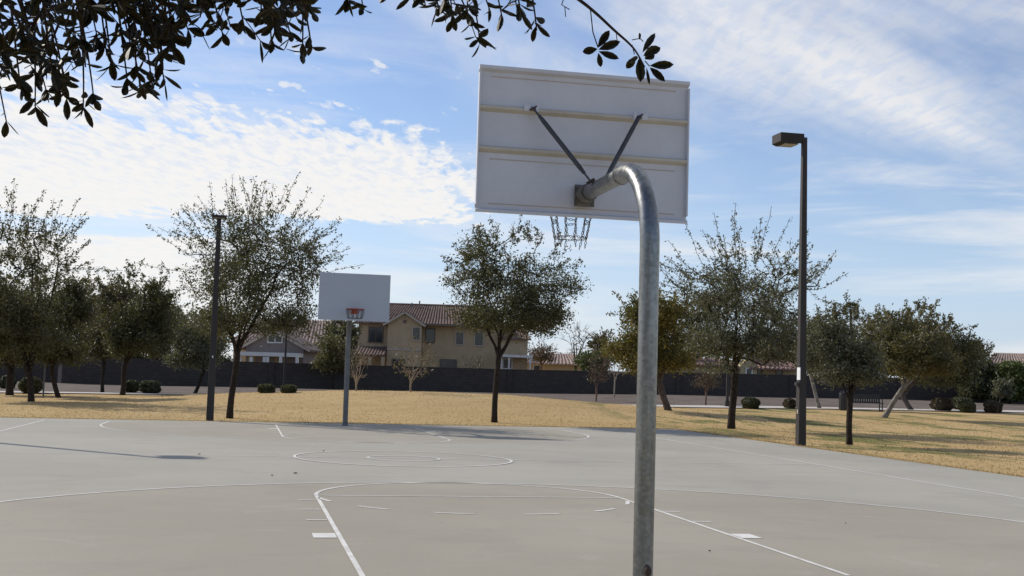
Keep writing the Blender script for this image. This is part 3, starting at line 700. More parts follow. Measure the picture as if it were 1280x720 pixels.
m = MB(); m.tube([(0, 0, 0), (0, 0, .04), (0, 0, .86), (0, 0, .90)], [.26, .30, .31, .28], 20)
for i in range(20):
    q = 2*PI*i/20; m.box((.315*math.cos(q), .315*math.sin(q), .45), (.02, .05, .78), q)
m.build('body', M['blackmetal'], r)
m = MB(); m.tube([(0, 0, .90), (0, 0, .96), (0, 0, 1.05), (0, 0, 1.08)], [.33, .32, .20, .06], 20); m.build('lid', M['blackmetal'], r, True)
l, d, w = ground(54, 496)
r = empty('sign_post', w, 'thin pale sign post under the trees at the left', 'sign')
m = MB(); m.box((0, 0, .95), (.06, .05, 2.0)); m.build('post', M['galv_far'], r)
m = MB(); m.box((-.16, -.035, 1.82), (.42, .012, .30), 0); m.build('panel', M['galv_far'], r)

# ---------------------------------------------------------------- block wall
def block_wall():
    root = empty('block_wall', ld(0, 98), 'long dark brown block wall behind the park', 'wall')
    pts = [(-72, 91), (-32.6, 91), (-32.4, 89), (-18, 93), (0, 98), (14, 102), (24, 104.5), (34, 107), (70, 110)]
    base = ld(0, 98)
    tops = {0: 1.95, 1: 1.95, 2: 1.98, 3: 1.98, 4: 2.02, 5: 2.2, 6: 2.3, 7: 2.35, 8: 2.35}
    for i in range(len(pts)-1):
        (la, da), (lb, db) = pts[i], pts[i+1]
        if abs(lb-la) < 1: continue
        a = ld(la, da); b = ld(lb, db); L = np.linalg.norm((b-a)[:2]); ang = math.atan2(b[1]-a[1], b[0]-a[0])
        zb = min(float(terr(la, da)), float(terr(lb, db)))-.1; zt0, zt1 = tops[i], tops[i+1]
        m = MB(); m.add([(0, -.1, zb), (L-.004, -.1, zb), (L-.004, .1, zb), (0, .1, zb), (0, -.1, zt0), (L-.004, -.1, zt1), (L-.004, .1, zt1), (0, .1, zt0)],
                        [(0, 3, 2, 1), (4, 5, 6, 7), (0, 1, 5, 4), (1, 2, 6, 5), (2, 3, 7, 6), (3, 0, 4, 7)])
        o = m.build('panel', M['block'], root); o.location = (a[0]-base[0], a[1]-base[1], 0); o.rotation_euler = (0, 0, ang)
        c = MB(); c.add([(0, -.13, zt0+.002), (L-.004, -.13, zt1+.002), (L-.004, .13, zt1+.002), (0, .13, zt0+.002), (0, -.13, zt0+.06), (L-.004, -.13, zt1+.06), (L-.004, .13, zt1+.06), (0, .13, zt0+.06)],
                        [(0, 3, 2, 1), (4, 5, 6, 7), (0, 1, 5, 4), (1, 2, 6, 5), (2, 3, 7, 6), (3, 0, 4, 7)])
        o = c.build('coping', M['block'], root); o.location = (a[0]-base[0], a[1]-base[1], 0); o.rotation_euler = (0, 0, ang)
    p = MB(); a = ld(-32.5, 89.6)-base; p.box((a[0], a[1], 1.0), (.6, .6, 2.3), -YAW); p.build('pillar', M['stucco_g'], root)
    for i in (3, 4, 5, 6, 7):
        a = ld(*pts[i])-base; p = MB(); p.box((a[0], a[1], tops[i]/2), (.42, .42, tops[i]+.16), -YAW); p.build('pillar', M['block'], root)
block_wall()

# ---------------------------------------------------------------- houses, each built in its own level frame at its own depth
class House:
    def __init__(s, name, D, label, cat='house', group='stucco houses beyond the wall', u0=640):
        s.D = D; o = sight(u0, 470, D); s.l0 = (o-CAM)@RH
        z0 = float(terr(s.l0, D)); b = ld(s.l0, D); s.b = np.array([b[0], b[1], z0])
        s.root = empty(name, s.b, label, cat, group, rz=-YAW)
        s.z0 = z0
    def X(s, u, v=430): return float((sight(u, v, s.D)-CAM)@RH-s.l0)
    def Z(s, u, v): return float(sight(u, v, s.D)[2]-s.z0)
    def wall(s, u0, u1, vt, depth=8, y=0, mat=None, name='wall', vb=None, uc=None):
        a, b = s.X(u0), s.X(u1); z = s.Z(uc or (u0+u1)/2, vt); zb = -.4 if vb is None else s.Z(uc or (u0+u1)/2, vb)
        m = MB(); m.box(((a+b)/2, y+depth/2, (z+zb)/2), (b-a, depth, z-zb)); return m.build(name, mat, s.root), (a, b, z)
    def window(s, u0, u1, v0, v1, y=0, frame=None, bars=1, name='window', horiz=False):
        a, b = s.X(u0), s.X(u1); uc = (u0+u1)/2; z1, z0 = s.Z(uc, v0), s.Z(uc, v1); t = .11
        m = MB(); yy = y-.03
        m.box(((a+b)/2, yy, z1+t/2), (b-a+2*t, .10, t)); m.box(((a+b)/2, yy-.01, z0-t/2), (b-a+2*t, .14, t))
        m.box((a-t/2, yy, (z0+z1)/2), (t, .10, z1-z0)); m.box((b+t/2, yy, (z0+z1)/2), (t, .10, z1-z0))
        o = m.build(name, frame or M['fascia'], s.root)
        g = MB(); g.box(((a+b)/2, y-.008, (z0+z1)/2), (b-a, .02, z1-z0)); g.build('pane', M['glass'], o)
        k = MB()
        for i in range(bars): k.box((a+(b-a)*(i+1)/(bars+1), y-.03, (z0+z1)/2), (.05, .03, z1-z0))
        k.build('mullion', frame or M['fascia'], o)
    def tiles(s, m, p0, p1, p2, p3, pitch=.30, r=.075):      # corrugated tile courses running from eave (p0-p1) up to ridge (p3-p2)
        p0, p1, p2, p3 = [np.array(q, float) for q in (p0, p1, p2, p3)]
        n = max(2, int(np.linalg.norm(p1-p0)/pitch)); nn = np.cross(p1-p0, p3-p0); nn /= np.linalg.norm(nn)
        if nn[2] < 0: nn = -nn
        th = .12; m.add([p0, p1, p2, p3, p0-nn*th, p1-nn*th, p2-nn*th, p3-nn*th], [(0, 1, 2, 3), (7, 6, 5, 4), (0, 4, 5, 1), (1, 5, 6, 2), (2, 6, 7, 3), (3, 7, 4, 0)])
        for i in range(n):
            t = (i+.5)/n; a = p0+(p1-p0)*t; b = p3+(p2-p3)*t
            if np.linalg.norm(b-a) < .2: continue
            m.tube([a+nn*.01, b+nn*.01], r, 6)
tan = House('tan_house', 122, 'two storey tan stucco house with brown tiled roof behind the far hoop', u0=550)
H = tan
_, (a, b, z) = H.wall(446, 526.5, 405, 9, .8, M['stucco'])
_, (a2, b2, z2) = H.wall(527, 624, 407, 9, 1.6, M['stucco'])
H.wall(624.5, 660, 422, 8, 1.2, M['stucco'])
_, (ga, gb, gz) = H.wall(485, 527, 404, 1.5, -.7, M['stucco'])
ax = H.X(506); az = H.Z(506, 391)
m = MB(); m.prism([(ga, -.7, gz+.003), (gb, -.7, gz+.003), (ax, -.7, az-.1)], 0, (0, 1.4, 0)); m.build('gable', M['stucco'], H.root)
# main roof
ridge = H.Z(520, 377.5); eL = H.Z(470, 404); eR = H.Z(570, 405)
m = MB(); H.tiles(m, (H.X(440), .3, eL), (H.X(628), .3, eR), (H.X(607), 5.8, ridge), (H.X(462), 5.8, ridge)); 
H.tiles(m, (H.X(628), 11.2, eR), (H.X(440), 11.2, eL), (H.X(462), 5.8, ridge), (H.X(607), 5.8, ridge))
H.tiles(m, (H.X(628), .3, eR), (H.X(628), 11.2, eR), (H.X(607), 5.8, ridge), (H.X(607), 5.79, ridge))
m.tube([(H.X(462), 5.8, ridge+.05), (H.X(607), 5.8, ridge+.05)], .13, 8)
roof = m.build('roof', M['tile'], H.root)
for u, v in ((508, 374.5), (518, 372)):
    m = MB(); m.tube([(H.X(u), 5, ridge-.4), (H.X(u), 5, H.Z(u, v))], .07, 8); m.build('vent_pipe', M['galv_far'], roof)
m = MB(); m.box(((H.X(527)+H.X(628))/2, .22, eR-.12), (H.X(628)-H.X(527), .06, .2)); m.build('fascia', M['fascia_d'], H.root)
# gable roof planes
m = MB(); ov = .45
sl = np.array([ax, -1.1, az+.12]); e1 = np.array([ga-.5, -1.1, gz-.22]); e2 = np.array([gb+.45, -1.1, gz-.22]); bk = np.array([0, 5.0, 0])
H.tiles(m, e1, e1+bk, sl+bk, sl, .3); H.tiles(m, e2+bk, e2, sl, sl+bk, .3); groof = m.build('roof', M['tile'], H.root)
m = MB(); 
for e_ in (e1, e2):
    dd = sl-e_; n_ = np.array([-dd[2], 0, dd[0]]); n_ /= np.linalg.norm(n_); n_ = n_ if n_[2] < 0 else -n_
    m.prism([e_+[0, -.05, 0], sl+[0, -.05, 0], sl+n_*.2+[0, -.05, 0], e_+n_*.2+[0, -.05, 0]], 0, (0, .045, 0))
m.build('fascia', M['fascia'], groof)
m = MB(); m.box((ax, -.72, az-.9), (.35, .04, .35)); m.build('gable_vent', M['fascia_d'], H.root)
H.window(460, 476.5, 409, 427, .8, M['fascia_d'])
H.window(516.5, 525, 410, 425, -.7, M['fascia'], 0)
H.window(531, 541, 411, 427, 1.6, M['fascia_d'], 0)
H.window(569, 578, 414.5, 430, 1.6, M['fascia'], 0)
H.window(593, 603, 414, 431, 1.6, M['fascia'], 0)
H.window(630, 640, 449, 460, 1.2, M['fascia_w'], 0)
H.window(551, 570, 450, 463, 1.6, M['fascia_d'], 1, name='sliding_door')
H.window(493, 506, 450, 461, -.7, M['fascia_d'], 1)
m = MB(); H.tiles(m, (H.X(443), -2.4, H.Z(464, 444)), (H.X(484.5), -2.4, H.Z(464, 444)), (H.X(484.5), .79, H.Z(464, 433)), (H.X(443), .79, H.Z(464, 433))); m.build('porch_roof', M['tile'], H.root)
m = MB()
for u in (449, 466, 482): m.box((H.X(u), -2.1, H.Z(u, 446)/2), (.35, .35, H.Z(u, 446)))
m.build('porch_post', M['stucco'], H.root)
m = MB(); m.box(((H.X(485)+H.X(527))/2, -.74, H.Z(506, 437)), (H.X(527)-H.X(485), .07, .22)); m.build('band', M['fascia'], H.root)
m = MB(); m.box(((H.X(625)+H.X(666))/2, -.3, H.Z(645, 445.5)), (H.X(666)-H.X(625), 3.0, .25))
for u in (627, 637, 663): m.box((H.X(u), -1.6, H.Z(u, 447)/2), (.18, .18, H.Z(u, 447)-.1))
m.build('patio_cover', M['fascia_w'], H.root)
m = MB(); H.tiles(m, (H.X(622), .6, H.Z(645, 423)), (H.X(664), .6, H.Z(645, 423)), (H.X(655), 5, H.Z(645, 407)), (H.X(630), 5, H.Z(645, 407))); m.build('roof', M['tile'], H.root)

H = House('grey_house', 112, 'grey gabled house with white trimmed patio left of the far hoop', u0=345)
_, (a, b, z) = H.wall(308, 380, 432, 10, 0, M['stucco_g'])
ax = H.X(342); az = H.Z(342, 412.5)
m = MB(); m.prism([(a, 0.003, z+.003), (b, .003, z+.003), (ax, .003, az-.1)], 0, (0, 9.9, 0)); m.build('gable', M['stucco_g'], H.root)
m = MB(); sl = np.array([ax, -.5, az+.1]); e1 = np.array([a-.7, -.5, z-.35]); e2 = np.array([b+.7, -.5, z-.35]); bk = np.array([0, 10.5, 0])
H.tiles(m, e1, e1+bk, sl+bk, sl); H.tiles(m, e2+bk, e2, sl, sl+bk); ro = m.build('roof', M['tile_p'], H.root)
m = MB()
for e_ in (e1, e2):
    dd = sl-e_; n_ = np.array([-dd[2], 0, dd[0]]); n_ /= np.linalg.norm(n_); n_ = n_ if n_[2] < 0 else -n_
    m.prism([e_+[0, -.05, 0], sl+[0, -.05, 0], sl+n_*.2+[0, -.05, 0], e_+n_*.2+[0, -.05, 0]], 0, (0, .045, 0))
m.build('fascia', M['fascia'], ro)
H.window(335.5, 343, 419, 427.5, 0, M['fascia_w'], 0); H.window(344.5, 352, 419, 427.5, 0, M['fascia_w'], 0)
m = MB(); m.box(((H.X(306)+H.X(380))/2, -1.3, H.Z(343, 443.5)), (H.X(380)-H.X(306), 2.5, .35))
for u in (308, 322, 338, 342, 358, 378): m.box((H.X(u), -2.4, H.Z(u, 446)/2), (.26, .26, H.Z(u, 446)-.1))
m.build('patio_cover', M['fascia_w'], H.root)
for u0, u1 in ((311, 320), (344, 356)):
    m = MB(); m.box(((H.X(u0)+H.X(u1))/2, -.03, H.Z(u0, 452)), (H.X(u1)-H.X(u0), .05, 1.2)); m.build('patio_window', M['stucco_y'], H.root)

H = House('tiled_house', 138, 'house with a broad faded pinkish tile roof between the grey house and the far hoop', u0=370)
H.wall(292, 440, 428, 12, 0, M['stucco'])
rz_ = H.Z(365, 397); ez = H.Z(365, 430)
m = MB(); H.tiles(m, (H.X(287), -.7, ez), (H.X(446), -.7, ez), (H.X(425), 6, rz_), (H.X(308), 6, rz_), .42, .12)
H.tiles(m, (H.X(446), 12.7, ez), (H.X(287), 12.7, ez), (H.X(308), 6, rz_), (H.X(425), 6, rz_), .42, .12); m.build('roof', M['tile_p'], H.root)
H.window(395, 410, 434, 446, 0, M['fascia_w'])

H = House('low_house', 150, 'low house with a pale patterned tile roof right of the tan house', u0=690)
H.wall(655, 730, 455, 9, 0, M['stucco'])
m = MB(); H.tiles(m, (H.X(652), -.6, H.Z(690, 455)), (H.X(733), -.6, H.Z(690, 455)), (H.X(722), 5, H.Z(690, 441)), (H.X(672), 5, H.Z(690, 441)), .45, .12); m.build('roof', M['tile_p'], H.root)
H.window(668, 676, 457, 463, 0, M['fascia_w'], 0)

H = House('cream_house', 120, 'cream house with a red tiled roof behind the open fan shaped tree', u0=930)
H.wall(800, 925, 455, 8, .6, M['stucco_y']); _, (a, b, z) = H.wall(925.5, 946, 458, 8, -.3, M['stucco_y']); H.wall(946.5, 1000, 460, 8, .9, M['stucco'])
ax = H.X(935.5); az = H.Z(935, 449)
m = MB(); m.prism([(a, -.297, z+.003), (b, -.297, z+.003), (ax, -.297, az)], 0, (0, 3, 0)); m.build('gable', M['stucco_y'], H.root)
m = MB(); H.tiles(m, (H.X(936), -.5, H.Z(960, 461)), (H.X(1002), -.5, H.Z(970, 461)), (H.X(992), 4, H.Z(970, 447)), (H.X(942), 4, H.Z(960, 446)), .4, .11)
H.tiles(m, (H.X(798), -.1, H.Z(860, 456)), (H.X(924), -.1, H.Z(870, 456)), (H.X(914), 4, H.Z(870, 447)), (H.X(808), 4, H.Z(860, 447)), .4, .11); m.build('roof', M['tile_r'], H.root)
H.window(933, 939, 461, 469, -.3, M['fascia_w'], 0); H.window(903, 909, 461, 469, .6, M['fascia_d'], 0); H.window(950, 954, 461, 470, .9, M['fascia_d'], 0); H.window(974, 980, 462, 471, .9, M['fascia_d'], 0); H.window(822, 832, 460, 467, .6, M['fascia_d'], 0)

H = House('hillside_house', 165, 'brown roofed house peeping over the hedge at the right edge', u0=1290)
H.wall(1235, 1360, 462, 10, 0, M['stucco'])
m = MB(); H.tiles(m, (H.X(1225), -.7, H.Z(1280, 460)), (H.X(1370), -.7, H.Z(1280, 460)), (H.X(1345), 6, H.Z(1290, 441)), (H.X(1264), 6, H.Z(1275, 441)), .5, .14); m.build('roof', M['tile_p'], H.root)
m = MB(); m.tube([(H.X(1255), 3, H.Z(1255, 455)), (H.X(1255), 3, H.Z(1255, 443))], .1, 8); m.build('vent_pipe', M['galv_far'], H.root)

# ---------------------------------------------------------------- planting beyond the wall
G4 = 'trees and hedges beyond the wall'
def back_tree(u, D, x0, x1, yt, yb, label, leafm, bark, seed, name='backyard_tree', cat='tree', n=220, leaves=8000, leaf=.10, shoots=30, lobes=9, clump=.30, tr=.16, **k):
    l = float((sight(u, 470, D)-CAM)@RH); w = ld(l, D); w[2] = float(terr(l, D)); mpp = D/FPX
    zt = sight((x0+x1)/2, yt, D)[2]-w[2]; zb = sight((x0+x1)/2, yb, D)[2]-w[2]; c = RH*((x0+x1)/2-u)*mpp; rx = (x1-x0)/2*mpp
    return build_tree(name, w, label, cat, bark, leafm, (c[0], c[1], (zt+zb)/2), (rx, rx, (zt-zb)/2), max(.3, zb*.95), trunk_r=tr, n=n, leaves=leaves, leaf=leaf, shoots=shoots, lobes=lobes, clump=clump, seed=seed, group=G4, **k)
back_tree(422, 108, 400, 446, 400, 440, 'dark backyard tree just below the far backboard', M['leaf_dark'], M['bark'], 201, leaves=4200)
back_tree(720, 150, 700, 742, 408, 448, 'bare grey backyard tree left of the yellow green tree', None, M['bark_grey'], 203, leaves=0, n=260, shoots=60, shoot_len=1.0)
back_tree(676, 145, 655, 700, 433, 452, 'reddish bare hedge right of the round crowned tree', M['leaf_rust'], M['twig_red'], 205, leaves=1200, n=200, leaf=.1)
back_tree(738, 104, 722, 762, 446, 464, 'fresh green shrubs peeping over the wall left of the curved pole', M['leaf_green'], M['bark'], 207, leaves=3500, n=90, leaf=.11, tr=.08)
back_tree(755, 118, 736, 776, 420, 456, 'dry brown backyard tree left of the yellow green tree', M['leaf_brown'], M['bark'], 208, leaves=2600, n=160, leaf=.12, shoots=40)
back_tree(800, 125, 768, 866, 378, 462, 'dark backyard tree behind the curved pole', M['leaf_dark'], M['bark'], 209, n=220, leaves=9000)
back_tree(862, 128, 834, 912, 368, 460, 'dark dense backyard tree right of the curved pole', M['leaf_dark'], M['bark'], 210, n=220, leaves=9500)
back_tree(968, 135, 930, 1018, 392, 462, 'dense backyard tree left of the right light pole', M['leaf'], M['bark'], 211, n=220, leaves=9000)
back_tree(1040, 130, 1000, 1098, 388, 476, 'dark backyard tree right of the right light pole', M['leaf_dark'], M['bark'], 213, n=240, leaves=10000)
back_tree(1108, 135, 1062, 1165, 382, 482, 'brownish backyard tree above the pale slanting trunk', M['leaf_brown'], M['bark'], 214, n=220, leaves=9500)
back_tree(1160, 128, 1120, 1210, 402, 490, 'brownish backyard tree behind the leftmost of four shrubs', M['leaf_brown'], M['bark'], 215, n=220, leaves=9500)
back_tree(1205, 124, 1172, 1240, 420, 500, 'dark backyard tree with a jagged top above the four shrubs', M['leaf_dark'], M['bark'], 216, n=230, leaves=10000, shoots=40, shoot_len=1.2)
for i, (u, D, a, b, t_, c_, lb_) in enumerate([(1222, 104, 1195, 1256, 446, 502, 'tall dark hedge shrub above the greener rounded shrub'), (1262, 103, 1240, 1290, 452, 504, 'tall green hedge shrub at the right edge in front of the brown roof'), (1300, 104, 1278, 1330, 450, 504, 'tall hedge shrub just beyond the right edge of the lawn')]):
    back_tree(u, D, a, b, t_, c_, lb_, [M['leaf_dark'], M['leaf_green'], M['leaf_dark']][i], M['bark'], 221+i, name='hedge_shrub', cat='hedge', n=200, leaves=11000, leaf=.11, clump=.3, shoots=8, tr=.08, lobes=12)
for i, (u, a, b, t_, c_, mt_, lb_) in enumerate([(30, -50, 95, 340, 478, 'leaf_dark', 'dark backyard tree behind the largest tree at the left edge'), (100, 45, 152, 352, 478, 'leaf_brown', 'brownish backyard tree behind the thin straight trunk'), (182, 128, 238, 358, 478, 'leaf_dark', 'dark backyard tree above the touching pair of shrubs'), (258, 212, 300, 388, 478, 'leaf', 'backyard tree behind the slim headed light pole')]):
    back_tree(u, 112+4*i, a, b, t_, c_, lb_, M[mt_], M['bark'], 231+i, n=300, leaves=15000, leaf=.11, clump=.36)
def palm(u, D, vt, label, seed, R=1.5):
    rg = np.random.default_rng(seed); l = float((sight(u, 470, D)-CAM)@RH); w = ld(l, D); w[2] = float(terr(l, D)); h = sight(u, vt, D)[2]-w[2]
    r = empty('palm_tree', w, label, 'palm', G4)
    m = MB(); m.tube([(0, 0, -.1), (.1, 0, h*.5), (0, 0, h)], [.24, .18, .16], 10); m.build('trunk', M['bark_grey'], r, True)
    m = MB()
    for i in range(46):
        a = rg.random()*2*PI; e = rg.uniform(-.5, 1.35); L = R*(.8+.3*rg.random()); dr = np.array([math.cos(a)*math.cos(e), math.sin(a)*math.cos(e), math.sin(e)])
        c = np.array([0, 0, h])+dr*L*.45; s = np.cross(dr, [0, 0, 1]); s /= np.linalg.norm(s)+1e-6
        m.tube([np.array([0, 0, h]), c], .015, 3, caps=False)
        for k in range(13):
            t = (k/12-.5)*2.2; q = dr*math.cos(t)+s*math.sin(t); q[2] -= .12*abs(t); tip = c+q*L*.55; w_ = np.cross(q, dr+[0, 0, .3]); w_ = w_/(np.linalg.norm(w_)+1e-6)*.035
            m.add([c-w_*.4, c+q*L*.28+w_, tip-[0, 0, .05], c+q*L*.28-w_], [(0, 1, 2, 3)])
    me = bpy.data.meshes.new('fronds'); me.from_pydata(m.v, [], m.f); link('fronds', me, M['leaf_dark'], r)
palm(747, 128, 437, 'fan palm beyond the wall left of the yellow green tree', 5)
palm(1063, 140, 388, 'tall fan palm rising behind the small grey green tree', 7, 1.2)

# ---------------------------------------------------------------- litter on the court
rg = np.random.default_rng(9)
for i, (u, v, s_, lb_) in enumerate([(404.5, 564.5, .05, 'crumpled dark leaf on the centre circle line'), (369, 592.5, .045, 'larger dark dry leaf on the court before the centre circle'), (340, 595, .035, 'smaller dry leaf left of the larger one before the centre circle'), (249, 568.5, .04, 'dark dry leaf lying near the half court line at the left'), (887, 690, .014, 'tiny dark pebble inside the lane near the curved pole'), (1057, 655, .016, 'tiny dark pebble on the court at the right')]):
    l = None; r_ = R2*(u-640)/FPX-U2*(v-360)/FPX+_F; p = CAM+r_*(-CH/r_[2]); s_ *= .6
    m = MB(); n = 9; ring = [(s_*(1+.3*rg.random())*math.cos(2*PI*k/n), s_*.6*math.sin(2*PI*k/n), .008+.35*s_*rg.random()) for k in range(n)]
    m.add(ring+[(0, 0, .004)]+[(x*.9, y*.9, z+.006) for x, y, z in ring]+[(0, 0, .013)], [(k, (k+1) % n, n) for k in range(n)]+[(n+1+k, n+1+(k+1) % n, 2*n+1) for k in range(n)]+[(k, (k+1) % n, n+1+(k+1) % n, n+1+k) for k in range(n)])
    o = m.build('dry_leaf' if i < 4 else 'pebble', M['rust'], None, loc=(p[0], p[1], 0)); o.rotation_euler = (0, 0, rg.random()*6)
    tag(o, lb_, 'leaf' if i < 4 else 'pebble', 'bits of litter on the court')

# ---------------------------------------------------------------- the tree the camera stands under
def shade_tree():
    rg = np.random.default_rng(77)
    base = ld(-3.9, -1.2, -.02); root = empty('shade_tree', base, 'large dark leaved tree whose branches overhang the top of the photo', 'tree')
    tr = MB(); br = MB()
    def W(l, d, z): return ld(l, d, z)-base
    def limb(P, R, n=10, mb_=br):
        P = [np.array(p, float) for p in P]; Q = []; RR = []
        for i in range(len(P)-1):
            p0 = P[max(i-1, 0)]; p1 = P[i]; p2 = P[i+1]; p3 = P[min(i+2, len(P)-1)]
            for k in range(5):
                t = k/5; Q.append(.5*((2*p1)+(-p0+p2)*t+(2*p0-5*p1+4*p2-p3)*t*t+(-p0+3*p1-3*p2+p3)*t**3)); RR.append(R[i]*(1-t)+R[i+1]*t)
        Q.append(P[-1]); RR.append(R[-1]); mb_.tube(Q, RR, n); return Q
    limb([W(-3.9, -1.2, -.1), W(-3.85, -1.1, .5), W(-3.95, -1.0, 1.5), W(-3.8, -.9, 2.4)], [.24, .17, .15, .13], 16, tr)
    tr.build('trunk', M['bark'], root, True)
    main = limb([W(-3.8, -.9, 2.3), W(-3.2, .3, 2.9), W(-2.2, 1.6, 3.0), W(-1.2, 2.5, 2.95), W(-.2, 2.9, 2.78), W(.5, 3.0, 2.62)], [.11, .085, .06, .04, .02, .006])
    lim2 = limb([W(-2.6, 1.1, 2.95), W(-2.0, 2.2, 2.75), W(-1.5, 3.0, 2.62), W(-1.1, 3.3, 2.58)], [.05, .035, .02, .01])
    limb([W(-3.8, -.9, 2.35), W(-4.4, .2, 3.2), W(-4.3, 1.4, 3.8)], [.10, .07, .03]); limb([W(-3.8, -.9, 2.35), W(-3.5, -1.8, 3.4), W(-2.6, -2.2, 4.2)], [.10, .07, .03]); limb([W(-3.8, -.9, 2.35), W(-3.6, -.4, 3.6), W(-3.1, .2, 4.8)], [.09, .06, .03])
    nodes = np.array([q for q in main[6:]]+[q for q in lim2])
    LV = []; NL = []
    def leaf(p, ax, nrm, L, wd):
        ax = ax/np.linalg.norm(ax); nrm = nrm-ax*(nrm@ax); nrm /= np.linalg.norm(nrm)+1e-6; s = np.cross(ax, nrm)
        prof = [(0, 0), (.16, .42), (.38, .88), (.62, 1.0), (.84, .68), (1.0, .0)]; bend = rg.uniform(-.16, .22)*L; fold = rg.uniform(.1, .35)
        mid = []; lf = []; rt = []
        for t, w_ in prof:
            c = p+ax*L*t-nrm*bend*t*t; ww = w_*wd/2; mid.append(c); lf.append(c+s*ww+nrm*ww*fold); rt.append(c-s*ww+nrm*ww*fold)
        vs = mid+lf[1:-1]+rt[1:-1]; n = 6; f = []
        LL = [0, 6, 7, 8, 9, 5]; RRi = [0, 10, 11, 12, 13, 5]
        for i in range(5):
            for side in (LL, RRi):
                q = [i, i+1, side[i+1], side[i]]; q2 = []
                for x in q:
                    if x not in q2: q2.append(x)
                f.append(tuple(q2))
        lm.add(vs, f)
    lm = MB()
    def rosette(p, dr, n, size=.052, spread=1.0):
        dr = dr/np.linalg.norm(dr); a0 = rg.random()*6
        u = np.cross(dr, [0.2, .9, .3]); u /= np.linalg.norm(u); w = np.cross(dr, u)
        for i in range(n):
            a = a0+2.4*i; e = rg.uniform(.5, 1.65)*spread
            ax = dr*math.cos(e)+(u*math.cos(a)+w*math.sin(a))*math.sin(e)+np.array([0, 0, -.10])
            leaf(p-dr*rg.random()*.035, ax, dr+rg.normal(0, .35, 3), size*rg.uniform(.72, 1.2), size*rg.uniform(.30, .42))
    def twig(tip, start=None, n=6, size=.052, along=4, sag=.04, r=.0022, ros=True):
        tip = np.array(tip, float)
        if start is None:
            j = int(np.argmin(np.linalg.norm(nodes-tip-np.array([0, 0, .15]), axis=1))); start = nodes[j]
        start = np.array(start, float); L = np.linalg.norm(tip-start); mid = (start+tip)/2+np.array([0, 0, .12*L])+rg.normal(0, .05*L, 3)
        Q = [(1-t)**2*start+2*t*(1-t)*mid+t*t*tip for t in np.linspace(0, 1, 8)]
        br.tube(Q, [r*2-(r*1.2)*k/7 for k in range(8)], 5)
        for k in range(along):
            t = rg.uniform(.25, .95); p = Q[min(6, int(t*7))]; dq = Q[min(7, int(t*7)+1)]-p
            q = rg.normal(size=3); q[2] -= .5; q = q/np.linalg.norm(q)*.9+dq/np.linalg.norm(dq)*.7
            e = p+q*rg.uniform(.02, .07); br.tube([p, e], r*.6, 4); rosette(e, q, int(rg.integers(2, 5)), size)
        rosette(tip, Q[-1]-Q[-2], n, size); return Q
    def at(u, v, d): return sight(u, v, d)-base
    # (tip px, tip py, depth, rosette leaves, leaves along)
    named = [(118, 130, 3.05, 4, 0), (44, 134, 3.1, 5, 2), (84, 128, 2.95, 5, 2), (16, 96, 3.0, 5, 3), (66, 92, 3.0, 6, 4), (160, 108, 3.1, 5, 1), (206, 104, 2.95, 5, 1), (178, 118, 3.05, 4, 1), (214, 62, 3.0, 6, 2), (390, 62, 3.0, 4, 0), (340, 62, 3.05, 4, 1), (140, 84, 3.0, 5, 2), (280, 50, 3.1, 3, 1),(8, 152, 3.1, 3, 0), (104, 138, 3.0, 7, 1), (60, 122, 3.0, 6, 3), (26, 112, 3.0, 5, 4), (78, 108, 3.1, 6, 3), (46, 100, 2.9, 6, 4), (92, 76, 3.0, 5, 4), (107, 84, 3.0, 3, 2), (133, 66, 3.1, 6, 4), (122, 48, 3.0, 6, 4),
             (170, 96, 3.0, 5, 2), (190, 104, 3.0, 6, 3), (204, 76, 3.0, 6, 4), (166, 66, 3.0, 5, 4), (190, 50, 2.9, 6, 5), (182, 76, 3.1, 5, 3), (212, 40, 3.0, 4, 3), (236, 40, 3.0, 5, 3), (250, 22, 3.0, 5, 3), (268, 32, 3.1, 4, 3), (288, 34, 3.1, 4, 3), (306, 36, 3.0, 4, 3), (326, 16, 3.0, 5, 4),
             (344, 44, 3.0, 5, 2), (340, 22, 3.0, 6, 4), (358, 20, 3.0, 6, 4), (365, 52, 3.05, 4, 1), (378, 66, 3.0, 5, 1), (376, 6, 3.0, 4, 1), (358, 34, 3.1, 4, 2),
             (436, 2, 3.1, 6, 1), (454, 12, 3.1, 4, 1), (490, -6, 3.1, 3, 1), (518, 2, 3.2, 3, 1), (532, 8, 3.1, 5, 2), (548, 12, 3.1, 5, 3), (566, 24, 3.05, 6, 2), (562, 8, 3.0, 6, 3), (584, 14, 3.0, 6, 3), (590, 28, 3.05, 5, 2), (600, 54, 3.0, 6, 0), (612, 12, 3.05, 5, 3), (628, 24, 3.0, 4, 1), (646, 10, 3.0, 5, 3), (652, 22, 3.0, 4, 1), (671, 38, 3.0, 6, 0), (660, 6, 3.0, 4, 2)]
    for u, v, d, n, al in named:
        d = d+rg.uniform(-.25, .25); st = at(u-rg.uniform(5, 60), min(-30, v-95)-rg.uniform(0, 50), d+rg.uniform(-.15, .15)) if v > 30 or u > 420 else None
        twig(at(u, v, d), st, n, al and .052 or .05, al)
        if st is not None:
            j = int(np.argmin(np.linalg.norm(nodes-st, axis=1))); br.tube([nodes[j], (nodes[j]+st)/2+rg.normal(0, .03, 3), st], [.008, .006, .0042], 5)
    # dense mass at the upper left
    by = lambda u: np.interp(u, [-60, 0, 30, 60, 90, 130, 150, 175, 205, 225, 260, 330, 385, 400], [110, 88, 104, 96, 74, 52, 46, 66, 58, 26, 16, 20, 8, -20])
